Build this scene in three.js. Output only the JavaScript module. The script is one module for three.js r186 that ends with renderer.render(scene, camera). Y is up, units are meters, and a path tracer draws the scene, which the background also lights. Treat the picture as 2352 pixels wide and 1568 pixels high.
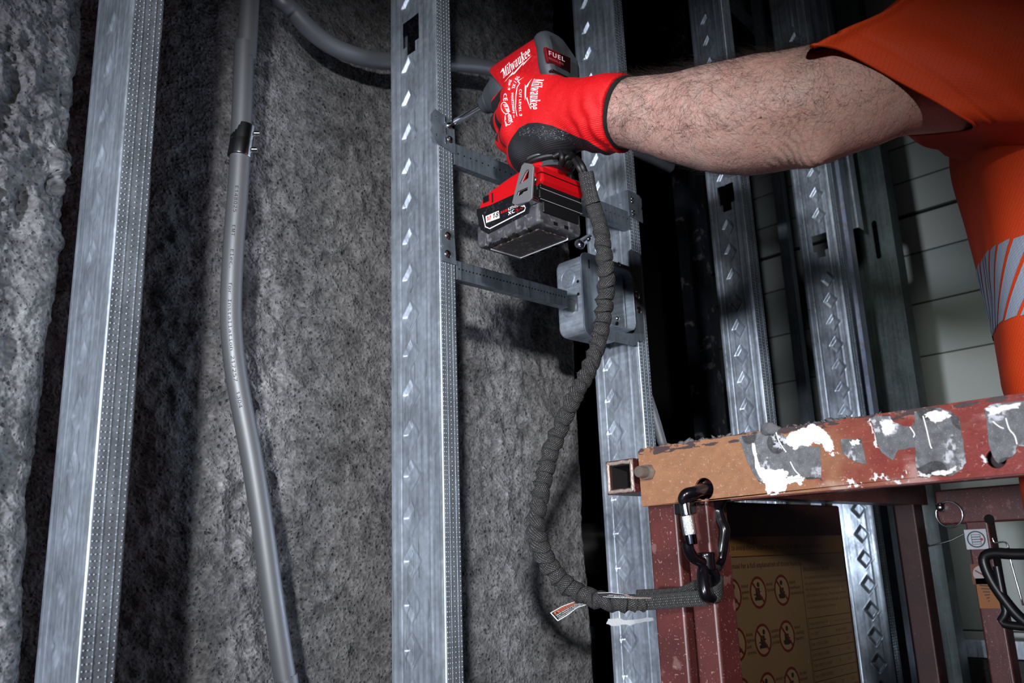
import * as THREE from 'three';
import { RoundedBoxGeometry } from 'three/addons/geometries/RoundedBoxGeometry.js';
import { mergeGeometries, mergeVertices, toCreasedNormals } from 'three/addons/utils/BufferGeometryUtils.js';
import { RectAreaLightUniformsLib } from 'three/addons/lights/RectAreaLightUniformsLib.js';

// ------------------------------------------------------------------ camera, lights, exposure
const scene = new THREE.Scene();
scene.background = new THREE.Color(0x000000);
const EY = 1.35, CZ = 0.83, F = 1974.87;                  // eye height, eye distance from the stud faces, focal length in pixels of a 2352 wide frame
const CAM = [[0.72135602, -0.03621294, 0.69161703], [0.14557761, -0.96839239, -0.20254217], [0.67709132, 0.24678897, -0.69328389]];
const camera = new THREE.PerspectiveCamera(2 * Math.atan(784 / F) * 180 / Math.PI, 2352 / 1568, 0.02, 30);
camera.position.set(0, EY, CZ);
{
  const m = new THREE.Matrix4().makeBasis(new THREE.Vector3(...CAM[0]), new THREE.Vector3(...CAM[1]).negate(), new THREE.Vector3(...CAM[2]).negate());
  camera.quaternion.setFromRotationMatrix(m);
}
camera.focus = 1.06; camera.userData.fStop = 9;
const renderer = new THREE.WebGLRenderer({ antialias: true });
renderer.toneMapping = THREE.LinearToneMapping;
renderer.toneMappingExposure = 1.0;
renderer.shadowMap.enabled = true;
RectAreaLightUniformsLib.init();
const LIGHT = {
  key: { pos: [-1.3, EY + 0.45, 2.15], aim: [1.06, EY + 0.2, -0.2], power: 23, angle: 0.255, size: 0.07, color: 0xffffff },
  side: { pos: [-4.2, EY - 0.1, 1.45], aim: [1.0, EY + 0.06, 0.06], power: 98, angle: 0.2, size: 0.2, color: 0xf1f4ff },
  ceiling: { pos: [1.45, 2.6, 0.32], aim: [2.6, EY + 0.25, 0.02], power: 1.4, angle: 0.36, size: 0.1, color: 0xf2f6ee },
  void: { pos: [1.44, EY + 0.02, -0.36], aim: [2.02, EY + 0.05, 0.05], power: 0.42, angle: 0.55, size: 0.05, color: 0xeaf2ff },
};

// ------------------------------------------------------------------ small helpers
const V = (x, y, z) => new THREE.Vector3(x, y, z);
const ray = (px, py) => { const a = (px - 1176) / F, b = (py - 784) / F; return V(CAM[0][0] * a + CAM[1][0] * b + CAM[2][0], CAM[0][1] * a + CAM[1][1] * b + CAM[2][1], CAM[0][2] * a + CAM[1][2] * b + CAM[2][2]); };
const at = (px, py, d) => ray(px, py).multiplyScalar(d).add(V(0, EY, CZ));
const onX = (px, py, x) => { const r = ray(px, py); return r.multiplyScalar(x / r.x).add(V(0, EY, CZ)); };
const onZ = (px, py, z) => { const r = ray(px, py); return r.multiplyScalar((z - CZ) / r.z).add(V(0, EY, CZ)); };
const depthOf = (p) => V(...CAM[2]).dot(p.clone().sub(V(0, EY, CZ)));
const clamp = (x, a, b) => Math.min(b, Math.max(a, x));
const lerp = (a, b, t) => a + (b - a) * t;
const sstep = (a, b, x) => { const t = clamp((x - a) / (b - a), 0, 1); return t * t * (3 - 2 * t); };
let seed = 7;
const rnd = () => { seed |= 0; seed = seed + 0x6D2B79F5 | 0; let t = Math.imul(seed ^ seed >>> 15, 1 | seed); t = t + Math.imul(t ^ t >>> 7, 61 | t) ^ t; return ((t ^ t >>> 14) >>> 0) / 4294967296; };
const rr = (a, b) => a + (b - a) * rnd();
const h3 = (x, y, z) => { let h = Math.imul(x, 374761393) ^ Math.imul(y, 668265263) ^ Math.imul(z, 2147483647 ^ 0x5bd1e995); h = Math.imul(h ^ h >>> 13, 1274126177); h ^= h >>> 16; h = Math.imul(h, 0x85ebca6b); return ((h ^ h >>> 13) >>> 0) / 4294967296; };
function n3(x, y, z) {
  const i = Math.floor(x), j = Math.floor(y), k = Math.floor(z), a = x - i, b = y - j, c = z - k;
  const u = a * a * (3 - 2 * a), v = b * b * (3 - 2 * b), w = c * c * (3 - 2 * c);
  const L = (p, q, t) => p + (q - p) * t;
  return L(L(L(h3(i, j, k), h3(i + 1, j, k), u), L(h3(i, j + 1, k), h3(i + 1, j + 1, k), u), v), L(L(h3(i, j, k + 1), h3(i + 1, j, k + 1), u), L(h3(i, j + 1, k + 1), h3(i + 1, j + 1, k + 1), u), v), w);
}
const fbm = (x, y, z, o = 4) => { let s = 0, a = .5, t = 0; for (let i = 0; i < o; i++) { s += a * n3(x, y, z); t += a; x = x * 2.03 + 11.3; y = y * 2.03 + 5.7; z = z * 2.03 + 3.1; a *= .5; } return s / t; };
const nt2 = (x, y, P, Q, s) => { const i = Math.floor(x), j = Math.floor(y), a = x - i, b = y - j, u = a * a * (3 - 2 * a), v = b * b * (3 - 2 * b), g = (p, q) => h3(((p % P) + P) % P, ((q % Q) + Q) % Q, s); return lerp(lerp(g(i, j), g(i + 1, j), u), lerp(g(i, j + 1), g(i + 1, j + 1), u), v); };
// tiling noise on a period of P cells
const nt = (x, y, P, s) => { const i = Math.floor(x), j = Math.floor(y), a = x - i, b = y - j, u = a * a * (3 - 2 * a), v = b * b * (3 - 2 * b), w = (q) => ((q % P) + P) % P; const g = (p, q) => h3(w(p), w(q), s); return lerp(lerp(g(i, j), g(i + 1, j), u), lerp(g(i, j + 1), g(i + 1, j + 1), u), v); };
const fbmT = (u, v, P, s, o = 4) => { let r = 0, a = .5, t = 0, p = P; for (let i = 0; i < o; i++) { r += a * nt(u * p, v * p, p, s + i); t += a; p *= 2; a *= .5; } return r / t; };

const used = {};
const numbered = (n) => { const k = used[n] = (used[n] ?? -1) + 1; return k ? n + '_' + String(k).padStart(3, '0') : n; };
function thing(name, label, category, pos = V(0, 0, 0), group) {
  const o = new THREE.Group(); o.name = numbered(name); o.position.copy(pos); scene.add(o);
  o.userData = { label, category }; if (group) o.userData.group = group;
  return o;
}
function part(parent, name, geo, mat, label) {            // geo is given in world space
  const b = V(0, 0, 0); for (let p = parent; p && p !== scene; p = p.parent) b.add(p.position);
  geo = geo.clone(); geo.translate(-b.x, -b.y, -b.z);
  const m = new THREE.Mesh(geo, mat); m.name = name; m.castShadow = m.receiveShadow = true; parent.add(m);
  if (label) m.userData.label = label;
  return m;
}
function structure(name, geo, mat) { const m = new THREE.Mesh(geo, mat); m.name = name; m.userData.kind = 'structure'; m.castShadow = m.receiveShadow = true; scene.add(m); return m; }
const merge = (list) => mergeGeometries(list.map((g) => { const q = g.index ? g.toNonIndexed() : g.clone(); for (const k of Object.keys(q.attributes)) if (!['position', 'normal', 'uv'].includes(k)) q.deleteAttribute(k); if (!q.attributes.normal) q.computeVertexNormals(); if (!q.attributes.uv) muv(q); return q; }), false);
function muv(g) {                                         // uv in metres by the dominant axis
  const p = g.attributes.position, n = g.attributes.normal, uv = new Float32Array(p.count * 2);
  for (let i = 0; i < p.count; i++) {
    const ax = Math.abs(n.getX(i)), ay = Math.abs(n.getY(i)), az = Math.abs(n.getZ(i));
    if (ax >= ay && ax >= az) { uv[2 * i] = p.getZ(i); uv[2 * i + 1] = p.getY(i); } else if (ay >= az) { uv[2 * i] = p.getX(i); uv[2 * i + 1] = p.getZ(i); } else { uv[2 * i] = p.getX(i); uv[2 * i + 1] = p.getY(i); }
  }
  g.setAttribute('uv', new THREE.BufferAttribute(uv, 2)); return g;
}
const rbox = (x0, x1, y0, y1, z0, z1, r = .002, seg = 2) => muv(new RoundedBoxGeometry(x1 - x0, y1 - y0, z1 - z0, seg, Math.min(r, (x1 - x0) / 2.01, (y1 - y0) / 2.01, (z1 - z0) / 2.01)).translate((x0 + x1) / 2, (y0 + y1) / 2, (z0 + z1) / 2));
const box = (x0, x1, y0, y1, z0, z1) => muv(new THREE.BoxGeometry(x1 - x0, y1 - y0, z1 - z0).translate((x0 + x1) / 2, (y0 + y1) / 2, (z0 + z1) / 2));
function cyl(a, b, r0, r1 = r0, seg = 20, open = false) {
  const d = b.clone().sub(a), L = d.length(), g = new THREE.CylinderGeometry(r1, r0, L, seg, 1, open);
  g.applyQuaternion(new THREE.Quaternion().setFromUnitVectors(V(0, 1, 0), d.normalize())); g.translate((a.x + b.x) / 2, (a.y + b.y) / 2, (a.z + b.z) / 2); return g;
}
function lathe(prof, a, dir, seg = 28) {                   // prof: [radius, along] from a along dir
  const g = new THREE.LatheGeometry(prof.map(([r, h]) => new THREE.Vector2(Math.max(r, 1e-5), h)), seg);
  g.applyQuaternion(new THREE.Quaternion().setFromUnitVectors(V(0, 1, 0), dir.clone().normalize())); g.translate(a.x, a.y, a.z); return g;
}
const sphere = (c, r, w = 14, h = 10) => new THREE.SphereGeometry(r, w, h).translate(c.x, c.y, c.z);
const curve = (pts, closed = false, t = .5) => new THREE.CatmullRomCurve3(pts, closed, 'catmullrom', t);
function tube(pts, r, seg = 60, rad = 12, closed = false, ends = true) {
  const c = pts.getPoint ? pts : curve(pts, closed), g = [new THREE.TubeGeometry(c, seg, r, rad, closed)];
  const L = c.getLength(), uv = g[0].attributes.uv; for (let i = 0; i < uv.count; i++) uv.setXY(i, uv.getY(i) * 2 * Math.PI * r, uv.getX(i) * L);
  if (!closed && ends) for (const t of [0, 1]) { const k = new THREE.CircleGeometry(r, rad), d = c.getTangent(t); if (!t) d.negate(); k.applyQuaternion(new THREE.Quaternion().setFromUnitVectors(V(0, 0, 1), d)); const p = c.getPoint(t); k.translate(p.x, p.y, p.z); g.push(k); }
  return merge(g);
}
// a strip of metal plate: outline in (u,v) on a plane, thickness along its normal
function plate(pts, origin, U, N, th, bevel = 0, holes = []) {
  const Vv = N.clone().cross(U), s = new THREE.Shape(pts.map(([a, b]) => new THREE.Vector2(a, b)));
  for (const h of holes) { const p = new THREE.Path(); if (h.length === 3) p.absarc(h[0], h[1], h[2], 0, Math.PI * 2, true); else p.setFromPoints(h.map(([a, b]) => new THREE.Vector2(a, b))); s.holes.push(p); }
  const g = new THREE.ExtrudeGeometry(s, { depth: th, bevelEnabled: bevel > 0, bevelThickness: bevel, bevelSize: bevel, bevelSegments: 2, curveSegments: 20 });
  g.applyMatrix4(new THREE.Matrix4().makeBasis(U, Vv, N).setPosition(origin)); return muv(g);
}
// surface through rings of points (all rings the same length); closed around
function loft(rings, { capA = false, capB = false, uvw = null, open = false } = {}) {
  const n = rings[0].length, m = rings.length, cols = open ? n : n + 1, pos = [], uv = [], idx = [];
  let vv = 0;
  rings.forEach((R, j) => {
    if (j) vv += R.reduce((s, p, i) => s + p.distanceTo(rings[j - 1][i]), 0) / n;
    let uu = 0;
    for (let i = 0; i < cols; i++) { const p = R[i % n]; if (i) uu += p.distanceTo(R[(i - 1) % n]); pos.push(p.x, p.y, p.z); uv.push(uvw ? uvw(i / (cols - 1), j / (m - 1))[0] : uu, uvw ? uvw(i / (cols - 1), j / (m - 1))[1] : vv); }
  });
  for (let j = 0; j < m - 1; j++) for (let i = 0; i < cols - 1; i++) { const a = j * cols + i, b = a + cols; idx.push(a, b, a + 1, b, b + 1, a + 1); }
  const cap = (j, flip) => { const R = rings[j], c = R.reduce((s, p) => s.add(p), V(0, 0, 0)).divideScalar(n), k = pos.length / 3; pos.push(c.x, c.y, c.z); uv.push(0, 0); for (const p of R) { pos.push(p.x, p.y, p.z); uv.push(p.x, p.y); } for (let i = 0; i < n; i++) { const a = k + 1 + i, b = k + 1 + (i + 1) % n; flip ? idx.push(k, b, a) : idx.push(k, a, b); } };
  if (capA) cap(0, false); if (capB) cap(m - 1, true);
  const g = new THREE.BufferGeometry(); g.setAttribute('position', new THREE.Float32BufferAttribute(pos, 3)); g.setAttribute('uv', new THREE.Float32BufferAttribute(uv, 2)); g.setIndex(idx); g.computeVertexNormals();
  if (!open) { const nm = g.attributes.normal; for (let j = 0; j < m; j++) { const a = j * cols, b = a + n, x = nm.getX(a) + nm.getX(b), y = nm.getY(a) + nm.getY(b), z = nm.getZ(a) + nm.getZ(b), l = Math.hypot(x, y, z) || 1; nm.setXYZ(a, x / l, y / l, z / l); nm.setXYZ(b, x / l, y / l, z / l); } }
  return g;
}
// mesh of the zero level of a field (naive surface nets)
function surfaceNets(f, lo, hi, h) {
  const nx = Math.ceil((hi.x - lo.x) / h) + 1, ny = Math.ceil((hi.y - lo.y) / h) + 1, nz = Math.ceil((hi.z - lo.z) / h) + 1;
  const D = new Float32Array(nx * ny * nz), id = (i, j, k) => i + nx * (j + ny * k);
  for (let k = 0; k < nz; k++) for (let j = 0; j < ny; j++) for (let i = 0; i < nx; i++) D[id(i, j, k)] = f(lo.x + i * h, lo.y + j * h, lo.z + k * h);
  const vi = new Int32Array(nx * ny * nz).fill(-1), pos = [], idx = [];
  for (let k = 0; k < nz - 1; k++) for (let j = 0; j < ny - 1; j++) for (let i = 0; i < nx - 1; i++) {
    let m = 0; const d = []; for (let c = 0; c < 8; c++) { d[c] = D[id(i + (c & 1), j + (c >> 1 & 1), k + (c >> 2))]; if (d[c] < 0) m |= 1 << c; }
    if (m === 0 || m === 255) continue;
    let x = 0, y = 0, z = 0, n = 0;
    for (let a = 0; a < 8; a++) for (const s of [1, 2, 4]) if (!(a & s)) { const b = a | s; if ((d[a] < 0) !== (d[b] < 0)) { const t = d[a] / (d[a] - d[b]); x += (a & 1) + (s === 1 ? t : 0); y += (a >> 1 & 1) + (s === 2 ? t : 0); z += (a >> 2) + (s === 4 ? t : 0); n++; } }
    vi[id(i, j, k)] = pos.length / 3; pos.push(lo.x + (i + x / n) * h, lo.y + (j + y / n) * h, lo.z + (k + z / n) * h);
  }
  const q = (a, b, c, d, fl) => { if (a < 0 || b < 0 || c < 0 || d < 0) return; fl ? idx.push(a, c, b, a, d, c) : idx.push(a, b, c, a, c, d); };
  for (let k = 1; k < nz - 1; k++) for (let j = 1; j < ny - 1; j++) for (let i = 1; i < nx - 1; i++) {
    const d0 = D[id(i, j, k)] < 0;
    if (d0 !== D[id(i + 1, j, k)] < 0) q(vi[id(i, j - 1, k - 1)], vi[id(i, j, k - 1)], vi[id(i, j, k)], vi[id(i, j - 1, k)], !d0);
    if (d0 !== D[id(i, j + 1, k)] < 0) q(vi[id(i - 1, j, k - 1)], vi[id(i - 1, j, k)], vi[id(i, j, k)], vi[id(i, j, k - 1)], !d0);
    if (d0 !== D[id(i, j, k + 1)] < 0) q(vi[id(i - 1, j - 1, k)], vi[id(i, j - 1, k)], vi[id(i, j, k)], vi[id(i - 1, j, k)], !d0);
  }
  const g = new THREE.BufferGeometry(); g.setAttribute('position', new THREE.Float32BufferAttribute(pos, 3)); g.setIndex(idx); g.computeVertexNormals(); return g;
}
const smin = (a, b, k) => { const t = clamp(.5 + .5 * (b - a) / k, 0, 1); return b + (a - b) * t - k * t * (1 - t); };
const cone = (a, b, r0, r1) => { const d = b.clone().sub(a), l2 = d.lengthSq(); return (x, y, z) => { const t = clamp(((x - a.x) * d.x + (y - a.y) * d.y + (z - a.z) * d.z) / l2, 0, 1); return Math.hypot(x - a.x - d.x * t, y - a.y - d.y * t, z - a.z - d.z * t) - (r0 + (r1 - r0) * t); }; };
// grid of heights: U and W are lists of coordinates, place() puts (u, w) in space; cells in skip() are left out
function grid(U, W, place, skip) {
  const n = U.length, m = W.length, pos = new Float32Array(n * m * 3), uv = new Float32Array(n * m * 2), idx = [];
  for (let j = 0; j < m; j++) for (let i = 0; i < n; i++) { const p = place(U[i], W[j], i), k = j * n + i; pos.set(p, 3 * k); uv[2 * k] = U[i]; uv[2 * k + 1] = W[j]; }
  for (let j = 0; j < m - 1; j++) for (let i = 0; i < n - 1; i++) { if (skip && skip((U[i] + U[i + 1]) / 2, (W[j] + W[j + 1]) / 2)) continue; const a = j * n + i, b = a + n; idx.push(a, a + 1, b, b, a + 1, b + 1); }
  const g = new THREE.BufferGeometry(); g.setAttribute('position', new THREE.BufferAttribute(pos, 3)); g.setAttribute('uv', new THREE.BufferAttribute(uv, 2)); g.setIndex(idx); g.computeVertexNormals(); return g;
}
const steps = (a, b, h) => { const n = Math.max(1, Math.round(Math.abs(b - a) / h)); return Array.from({ length: n + 1 }, (_, i) => a + (b - a) * i / n); };
const joinSteps = (...L) => [...new Set(L.flat().map((x) => Math.round(x * 1e5) / 1e5))].sort((a, b) => a - b);

// ------------------------------------------------------------------ textures
function dataTex(n, fn, srgb = true, tile = 1, m = n) {
  const d = new Uint8Array(n * m * 4);
  for (let j = 0; j < m; j++) for (let i = 0; i < n; i++) { const c = fn(i / n, j / m), k = 4 * (j * n + i); d[k] = clamp(c[0], 0, 255); d[k + 1] = clamp(c[1], 0, 255); d[k + 2] = clamp(c[2], 0, 255); d[k + 3] = 255; }
  const t = new THREE.DataTexture(d, n, m, THREE.RGBAFormat); t.magFilter = t.minFilter = THREE.LinearFilter; t.wrapS = t.wrapT = THREE.RepeatWrapping; t.repeat.set(1 / tile, 1 / (Array.isArray(tile) ? tile[1] : tile)); if (Array.isArray(tile)) t.repeat.set(1 / tile[0], 1 / tile[1]);
  if (srgb) t.colorSpace = THREE.SRGBColorSpace; t.needsUpdate = true; return t;
}
const grey = (v) => [v, v, v];
function canvasTex(w, h, draw) { const c = document.createElement('canvas'); c.width = w; c.height = h; draw(c.getContext('2d'), w, h); const t = new THREE.CanvasTexture(c); t.colorSpace = THREE.SRGBColorSpace; t.magFilter = THREE.LinearFilter; return t; }
// write text so that its baseline runs from B0 to B1 and its cap height reaches T0 (canvas points)
function textAlong(ctx, text, font, B0, B1, T0, fill = '#fff', alpha = 1) {
  ctx.save(); ctx.font = font.replace('SZ', '100'); const w = ctx.measureText(text).width || 100, cap = 72;
  const ax = (B1[0] - B0[0]) / w, ay = (B1[1] - B0[1]) / w, bx = (B0[0] - T0[0]) / cap, by = (B0[1] - T0[1]) / cap;
  ctx.setTransform(ax, ay, bx, by, B0[0], B0[1]); ctx.fillStyle = fill; ctx.globalAlpha = alpha; ctx.textBaseline = 'alphabetic'; ctx.fillText(text, 0, 0); ctx.restore();
}
const poly = (ctx, pts, fill, stroke, lw) => { ctx.beginPath(); pts.forEach(([x, y], i) => i ? ctx.lineTo(x, y) : ctx.moveTo(x, y)); ctx.closePath(); if (fill) { ctx.fillStyle = fill; ctx.fill(); } if (stroke) { ctx.strokeStyle = stroke; ctx.lineWidth = lw; ctx.stroke(); } };

// ------------------------------------------------------------------ materials
const galvR = dataTex(512, (u, v) => { const st = nt2(u * 96, v * 3, 96, 3, 3) * .6 + nt2(u * 200, v * 6, 200, 6, 4) * .4, p = fbmT(u, v, 6, 9, 4), s = fbmT(u, v, 60, 19, 2); const g = 108 + (st - .5) * 40 + (p - .5) * 70 + (s - .5) * 40; return [255, g, 255]; }, false, .3);
const galvC = dataTex(512, (u, v) => { const st = nt2(u * 90, v * 4, 90, 4, 13), p = fbmT(u, v, 7, 29, 4), s = fbmT(u, v, 50, 39, 2); const g = 186 + (st - .5) * 34 + (p - .5) * 50 + (s - .5) * 26 - (nt2(u * 140, v * 5, 140, 5, 91) > .9 ? 34 : 0); return [g * .92, g * .98, g * 1.04]; }, true, .3);
const galvB = dataTex(512, (u, v) => grey(128 + (fbmT(u, v, 24, 49, 4) - .5) * 120 + (nt2(u * 128, v * 2, 128, 2, 59) - .5) * 40), false, .3);
const galv = new THREE.MeshStandardMaterial({ color: 0xffffff, map: galvC, metalness: .7, roughness: 1, roughnessMap: galvR, bumpMap: galvB, bumpScale: .00012 });
const galvDull = galv.clone(); galvDull.color.set(0xb4b8bc); galvDull.metalness = .5;
const zinc = new THREE.MeshStandardMaterial({ color: 0xd7dbe0, metalness: 1, roughness: .22 });
const steelDark = new THREE.MeshStandardMaterial({ color: 0x4a4a4c, metalness: .9, roughness: .3 });
const emt = new THREE.MeshStandardMaterial({ color: 0xa6abb3, metalness: .55, roughness: .5, bumpMap: galvB, bumpScale: .00006 });
const chrome = new THREE.MeshStandardMaterial({ color: 0xe4e6ea, metalness: 1, roughness: .14 });
const blackAnod = new THREE.MeshPhysicalMaterial({ color: 0x16141a, metalness: .55, roughness: .26, clearcoat: .4, clearcoatRoughness: .2 });
const cTile = .5;
const pitAt = (u, v, P, s) => { const x = u * P, y = v * P, i = Math.floor(x), j = Math.floor(y); let m = 0; const w = (q) => ((q % P) + P) % P; for (let a = -1; a < 2; a++) for (let b = -1; b < 2; b++) { const ci = w(i + a), cj = w(j + b), r = h3(ci, cj, s); if (r > .14) continue; const dx = x - (i + a + .2 + .6 * h3(ci, cj, s + 1)), dy = y - (j + b + .2 + .6 * h3(ci, cj, s + 2)), t = h3(ci, cj, s + 3) * 3.14, c = Math.cos(t), d = Math.sin(t), R = .16 + 1.7 * r, e = Math.hypot((c * dx + d * dy) / R, (c * dy - d * dx) / (R * (.4 + .5 * h3(ci, cj, s + 4)))); m = Math.max(m, 1 - sstep(.55, 1.05, e + (h3(Math.floor(u * 1024), Math.floor(v * 1024), 3) - .5) * .25)); } return m; };
const pits = (u, v) => Math.max(pitAt(u, v, 70, 131), .8 * pitAt(u, v, 120, 151));
const concC = dataTex(1024, (u, v) => { const a = fbmT(u, v, 6, 101, 5), b = fbmT(u, v, 34, 111, 4), c = fbmT(u, v, 160, 121, 2); let g = 128 + (a - .5) * 50 + (b - .5) * 74 + (c - .5) * 66; g -= pits(u, v) * 44; return [g * .985, g * .985, g]; }, true, cTile);
const concB = dataTex(1024, (u, v) => { const b = fbmT(u, v, 34, 111, 4), c = fbmT(u, v, 160, 121, 2); return grey(150 + (b - .5) * 230 + (c - .5) * 80 - pits(u, v) * 70); }, false, cTile);
const concrete = new THREE.MeshStandardMaterial({ color: 0xffffff, map: concC, roughness: .92, bumpMap: concB, bumpScale: .006 });
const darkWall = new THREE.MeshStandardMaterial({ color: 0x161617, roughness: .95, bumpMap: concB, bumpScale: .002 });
const floorMat = new THREE.MeshStandardMaterial({ color: 0x6b6a68, map: concC, roughness: .9, bumpMap: concB, bumpScale: .001 });
const rubber = new THREE.MeshStandardMaterial({ color: 0x3c4045, roughness: .55, bumpMap: concB, bumpScale: .0002 });
const blackPl = new THREE.MeshStandardMaterial({ color: 0x141416, roughness: .38 });
const greyPl = new THREE.MeshStandardMaterial({ color: 0x8f8f96, roughness: .5, map: dataTex(256, (u, v) => { const a = fbmT(u, v, 6, 71, 4), b = sstep(.55, .75, fbmT(u, v, 10, 75, 3)); return grey(125 + (a - .5) * 80 + b * 60); }, true, .05) });
const redPl = new THREE.MeshPhysicalMaterial({ color: 0xc00d16, roughness: .34, clearcoat: .25, clearcoatRoughness: .3 });
const cordMat = new THREE.MeshStandardMaterial({ color: 0x101012, roughness: .5 });
const weaveC = dataTex(256, (u, v) => { const a = Math.floor(u * 8), b = Math.floor(v * 8), fu = u * 8 - a, fv = v * 8 - b, on = (a + b) % 2; const e = Math.min(fu, 1 - fu, fv, 1 - fv); const k = h3(a, b, 5); const g = on ? 92 + 70 * k : 20 + 24 * k; return grey(e < .14 ? 8 : g); }, true, .0076);
const weaveB = dataTex(256, (u, v) => { const a = Math.floor(u * 8), b = Math.floor(v * 8), fu = u * 8 - a, fv = v * 8 - b; const e = Math.sin(fu * Math.PI) * Math.sin(fv * Math.PI); return grey(60 + ((a + b) % 2 ? 150 : 70) * e); }, false, .0076);
const weave = new THREE.MeshStandardMaterial({ color: 0xb2b2b2, map: weaveC, bumpMap: weaveB, bumpScale: .0005, roughness: .8 });
const fabB = dataTex(256, (u, v) => { const r = Math.floor(v * 10), x = (u * 6 + (r % 2) * .5 + (v * 10 - r) * .42) % 1, y = v * 10 - r; const e = Math.hypot((x - .5) / .20, (y - .5) / .42); return grey(e < 1 ? 90 + 100 * e * e : 190); }, false, .03);
const orange = new THREE.MeshStandardMaterial({ color: 0xc93a02, roughness: .72, bumpMap: fabB, bumpScale: .0005, side: THREE.DoubleSide });
const silver = new THREE.MeshStandardMaterial({ color: 0xbdc9dc, metalness: .55, roughness: .45, bumpMap: fabB, bumpScale: .0006 });
const brownPaint = (a, b, s) => dataTex(512, (u, v) => { const n = fbmT(u, v, 8, s, 5), sp = sstep(.86, .92, nt(u * 150, v * 150, 150, s + 3)), st = sstep(.70, .8, fbmT(u, v, 14, s + 7, 4)); const k = .75 + n * .5; return [lerp(a[0] * k, 190, Math.max(sp * .5, st * b)), lerp(a[1] * k, 178, Math.max(sp * .5, st * b)), lerp(a[2] * k, 172, Math.max(sp * .5, st * b))]; }, true, .25);
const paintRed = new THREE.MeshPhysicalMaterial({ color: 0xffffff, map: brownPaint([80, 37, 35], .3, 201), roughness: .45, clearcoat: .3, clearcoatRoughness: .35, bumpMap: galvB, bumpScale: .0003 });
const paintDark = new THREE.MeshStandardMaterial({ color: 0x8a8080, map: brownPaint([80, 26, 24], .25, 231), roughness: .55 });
const skinC = dataTex(1024, (u, v) => { const a = fbmT(u, v, 5, 301, 4), b = fbmT(u, v, 22, 311, 3), c = fbmT(u, v, 120, 321, 2), mole = sstep(.965, .985, nt(u * 34, v * 34, 34, 331)); const red = (a - .5) * 16 + (b - .5) * 22; const g = (c - .5) * 26 + (b - .5) * 10; return [206 + g + red * .2 - mole * 70, 171 + g - red * .8 - mole * 90, 160 + g - red * .75 - mole * 90]; }, true, .16);
const skinB = dataTex(1024, (u, v) => { const a = fbmT(u, v, 90, 341, 3), l = nt(u * 60 + 2.5 * fbmT(u, v, 8, 345, 2), v * 150, 150, 351), w = Math.abs(fbmT(u, v, 40, 361, 3) - .5) * 2; return grey(140 + (a - .5) * 90 + (l - .5) * 70 - (1 - sstep(0, .12, w)) * 40); }, false, .16);
const skin = new THREE.MeshPhysicalMaterial({ color: 0xe6dedc, map: skinC, roughness: .5, bumpMap: skinB, bumpScale: .0006, sheen: .2, sheenColor: new THREE.Color(0xffc8b8), sheenRoughness: .5 });
const hairMat = new THREE.MeshStandardMaterial({ color: 0x1a100b, roughness: .45 });

// ------------------------------------------------------------------ lamps (outside the frame)
function flashLamp(name, label, L, R, hung) {
  const p = V(...L.pos), a = V(...L.aim), d = a.clone().sub(p).normalize();
  const t = thing(name, label, 'lamp', V(p.x, hung ? p.y : 0, p.z)), k = R / .07;
  part(t, 'lamp_housing', lathe([[.001, -.2], [.05, -.2], [.055, -.19], [.055, -.07], [.085 * k, -.01], [.088 * k, -.004], [.082 * k, -.004], [.05, -.06], [.001, -.06]], p, d, 32), blackPl);
  const face = new THREE.CircleGeometry(R, 32); face.applyQuaternion(new THREE.Quaternion().setFromUnitVectors(V(0, 0, 1), d)); face.translate(p.x - d.x * .012, p.y - d.y * .012, p.z - d.z * .012);
  part(t, 'lamp_face', face, new THREE.MeshStandardMaterial({ color: 0xffffff, emissive: 0xffffff, emissiveIntensity: 3 }));
  if (hung) part(t, 'pole', cyl(p.clone().addScaledVector(d, -.1), V(p.x - d.x * .1, 3.2, p.z - d.z * .1), .011), blackPl); else part(t, 'pole', cyl(V(p.x, .5, p.z), p.clone().addScaledVector(d, -.1).add(V(0, -.05, 0)), .014, .011), blackPl);
  if (!hung) for (let k = 0; k < 3; k++) { const q = k * 2.094 + .4; part(t, 'leg', cyl(V(p.x, .62, p.z), V(p.x + .3 * Math.cos(q), .012, p.z + .3 * Math.sin(q)), .01, .01), blackPl); }
  const s = new THREE.SpotLight(L.color, L.power, 0, L.angle, 1, 2); s.position.copy(p); s.target.position.copy(a); s.castShadow = true; s.shadow.radius = L.size / .02; scene.add(s, s.target);
}
flashLamp('flash_lamp', 'black photo lamp with a small round glowing face on a tripod stand behind the viewer', LIGHT.key, .07);
flashLamp('flash_lamp', 'black photo lamp with a wide round glowing face on a stand left of the pier', LIGHT.side, .2);
flashLamp('unseen_spot_lamp', 'added unseen black spot lamp under the ceiling, put in to brighten the siding', LIGHT.ceiling, .09, true);  // made-up fill lamp, added only to brighten the siding
flashLamp('unseen_spot_lamp', 'small black spot lamp hung behind the concrete wall end, lighting the last stud', LIGHT.void, .04, true);
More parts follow.
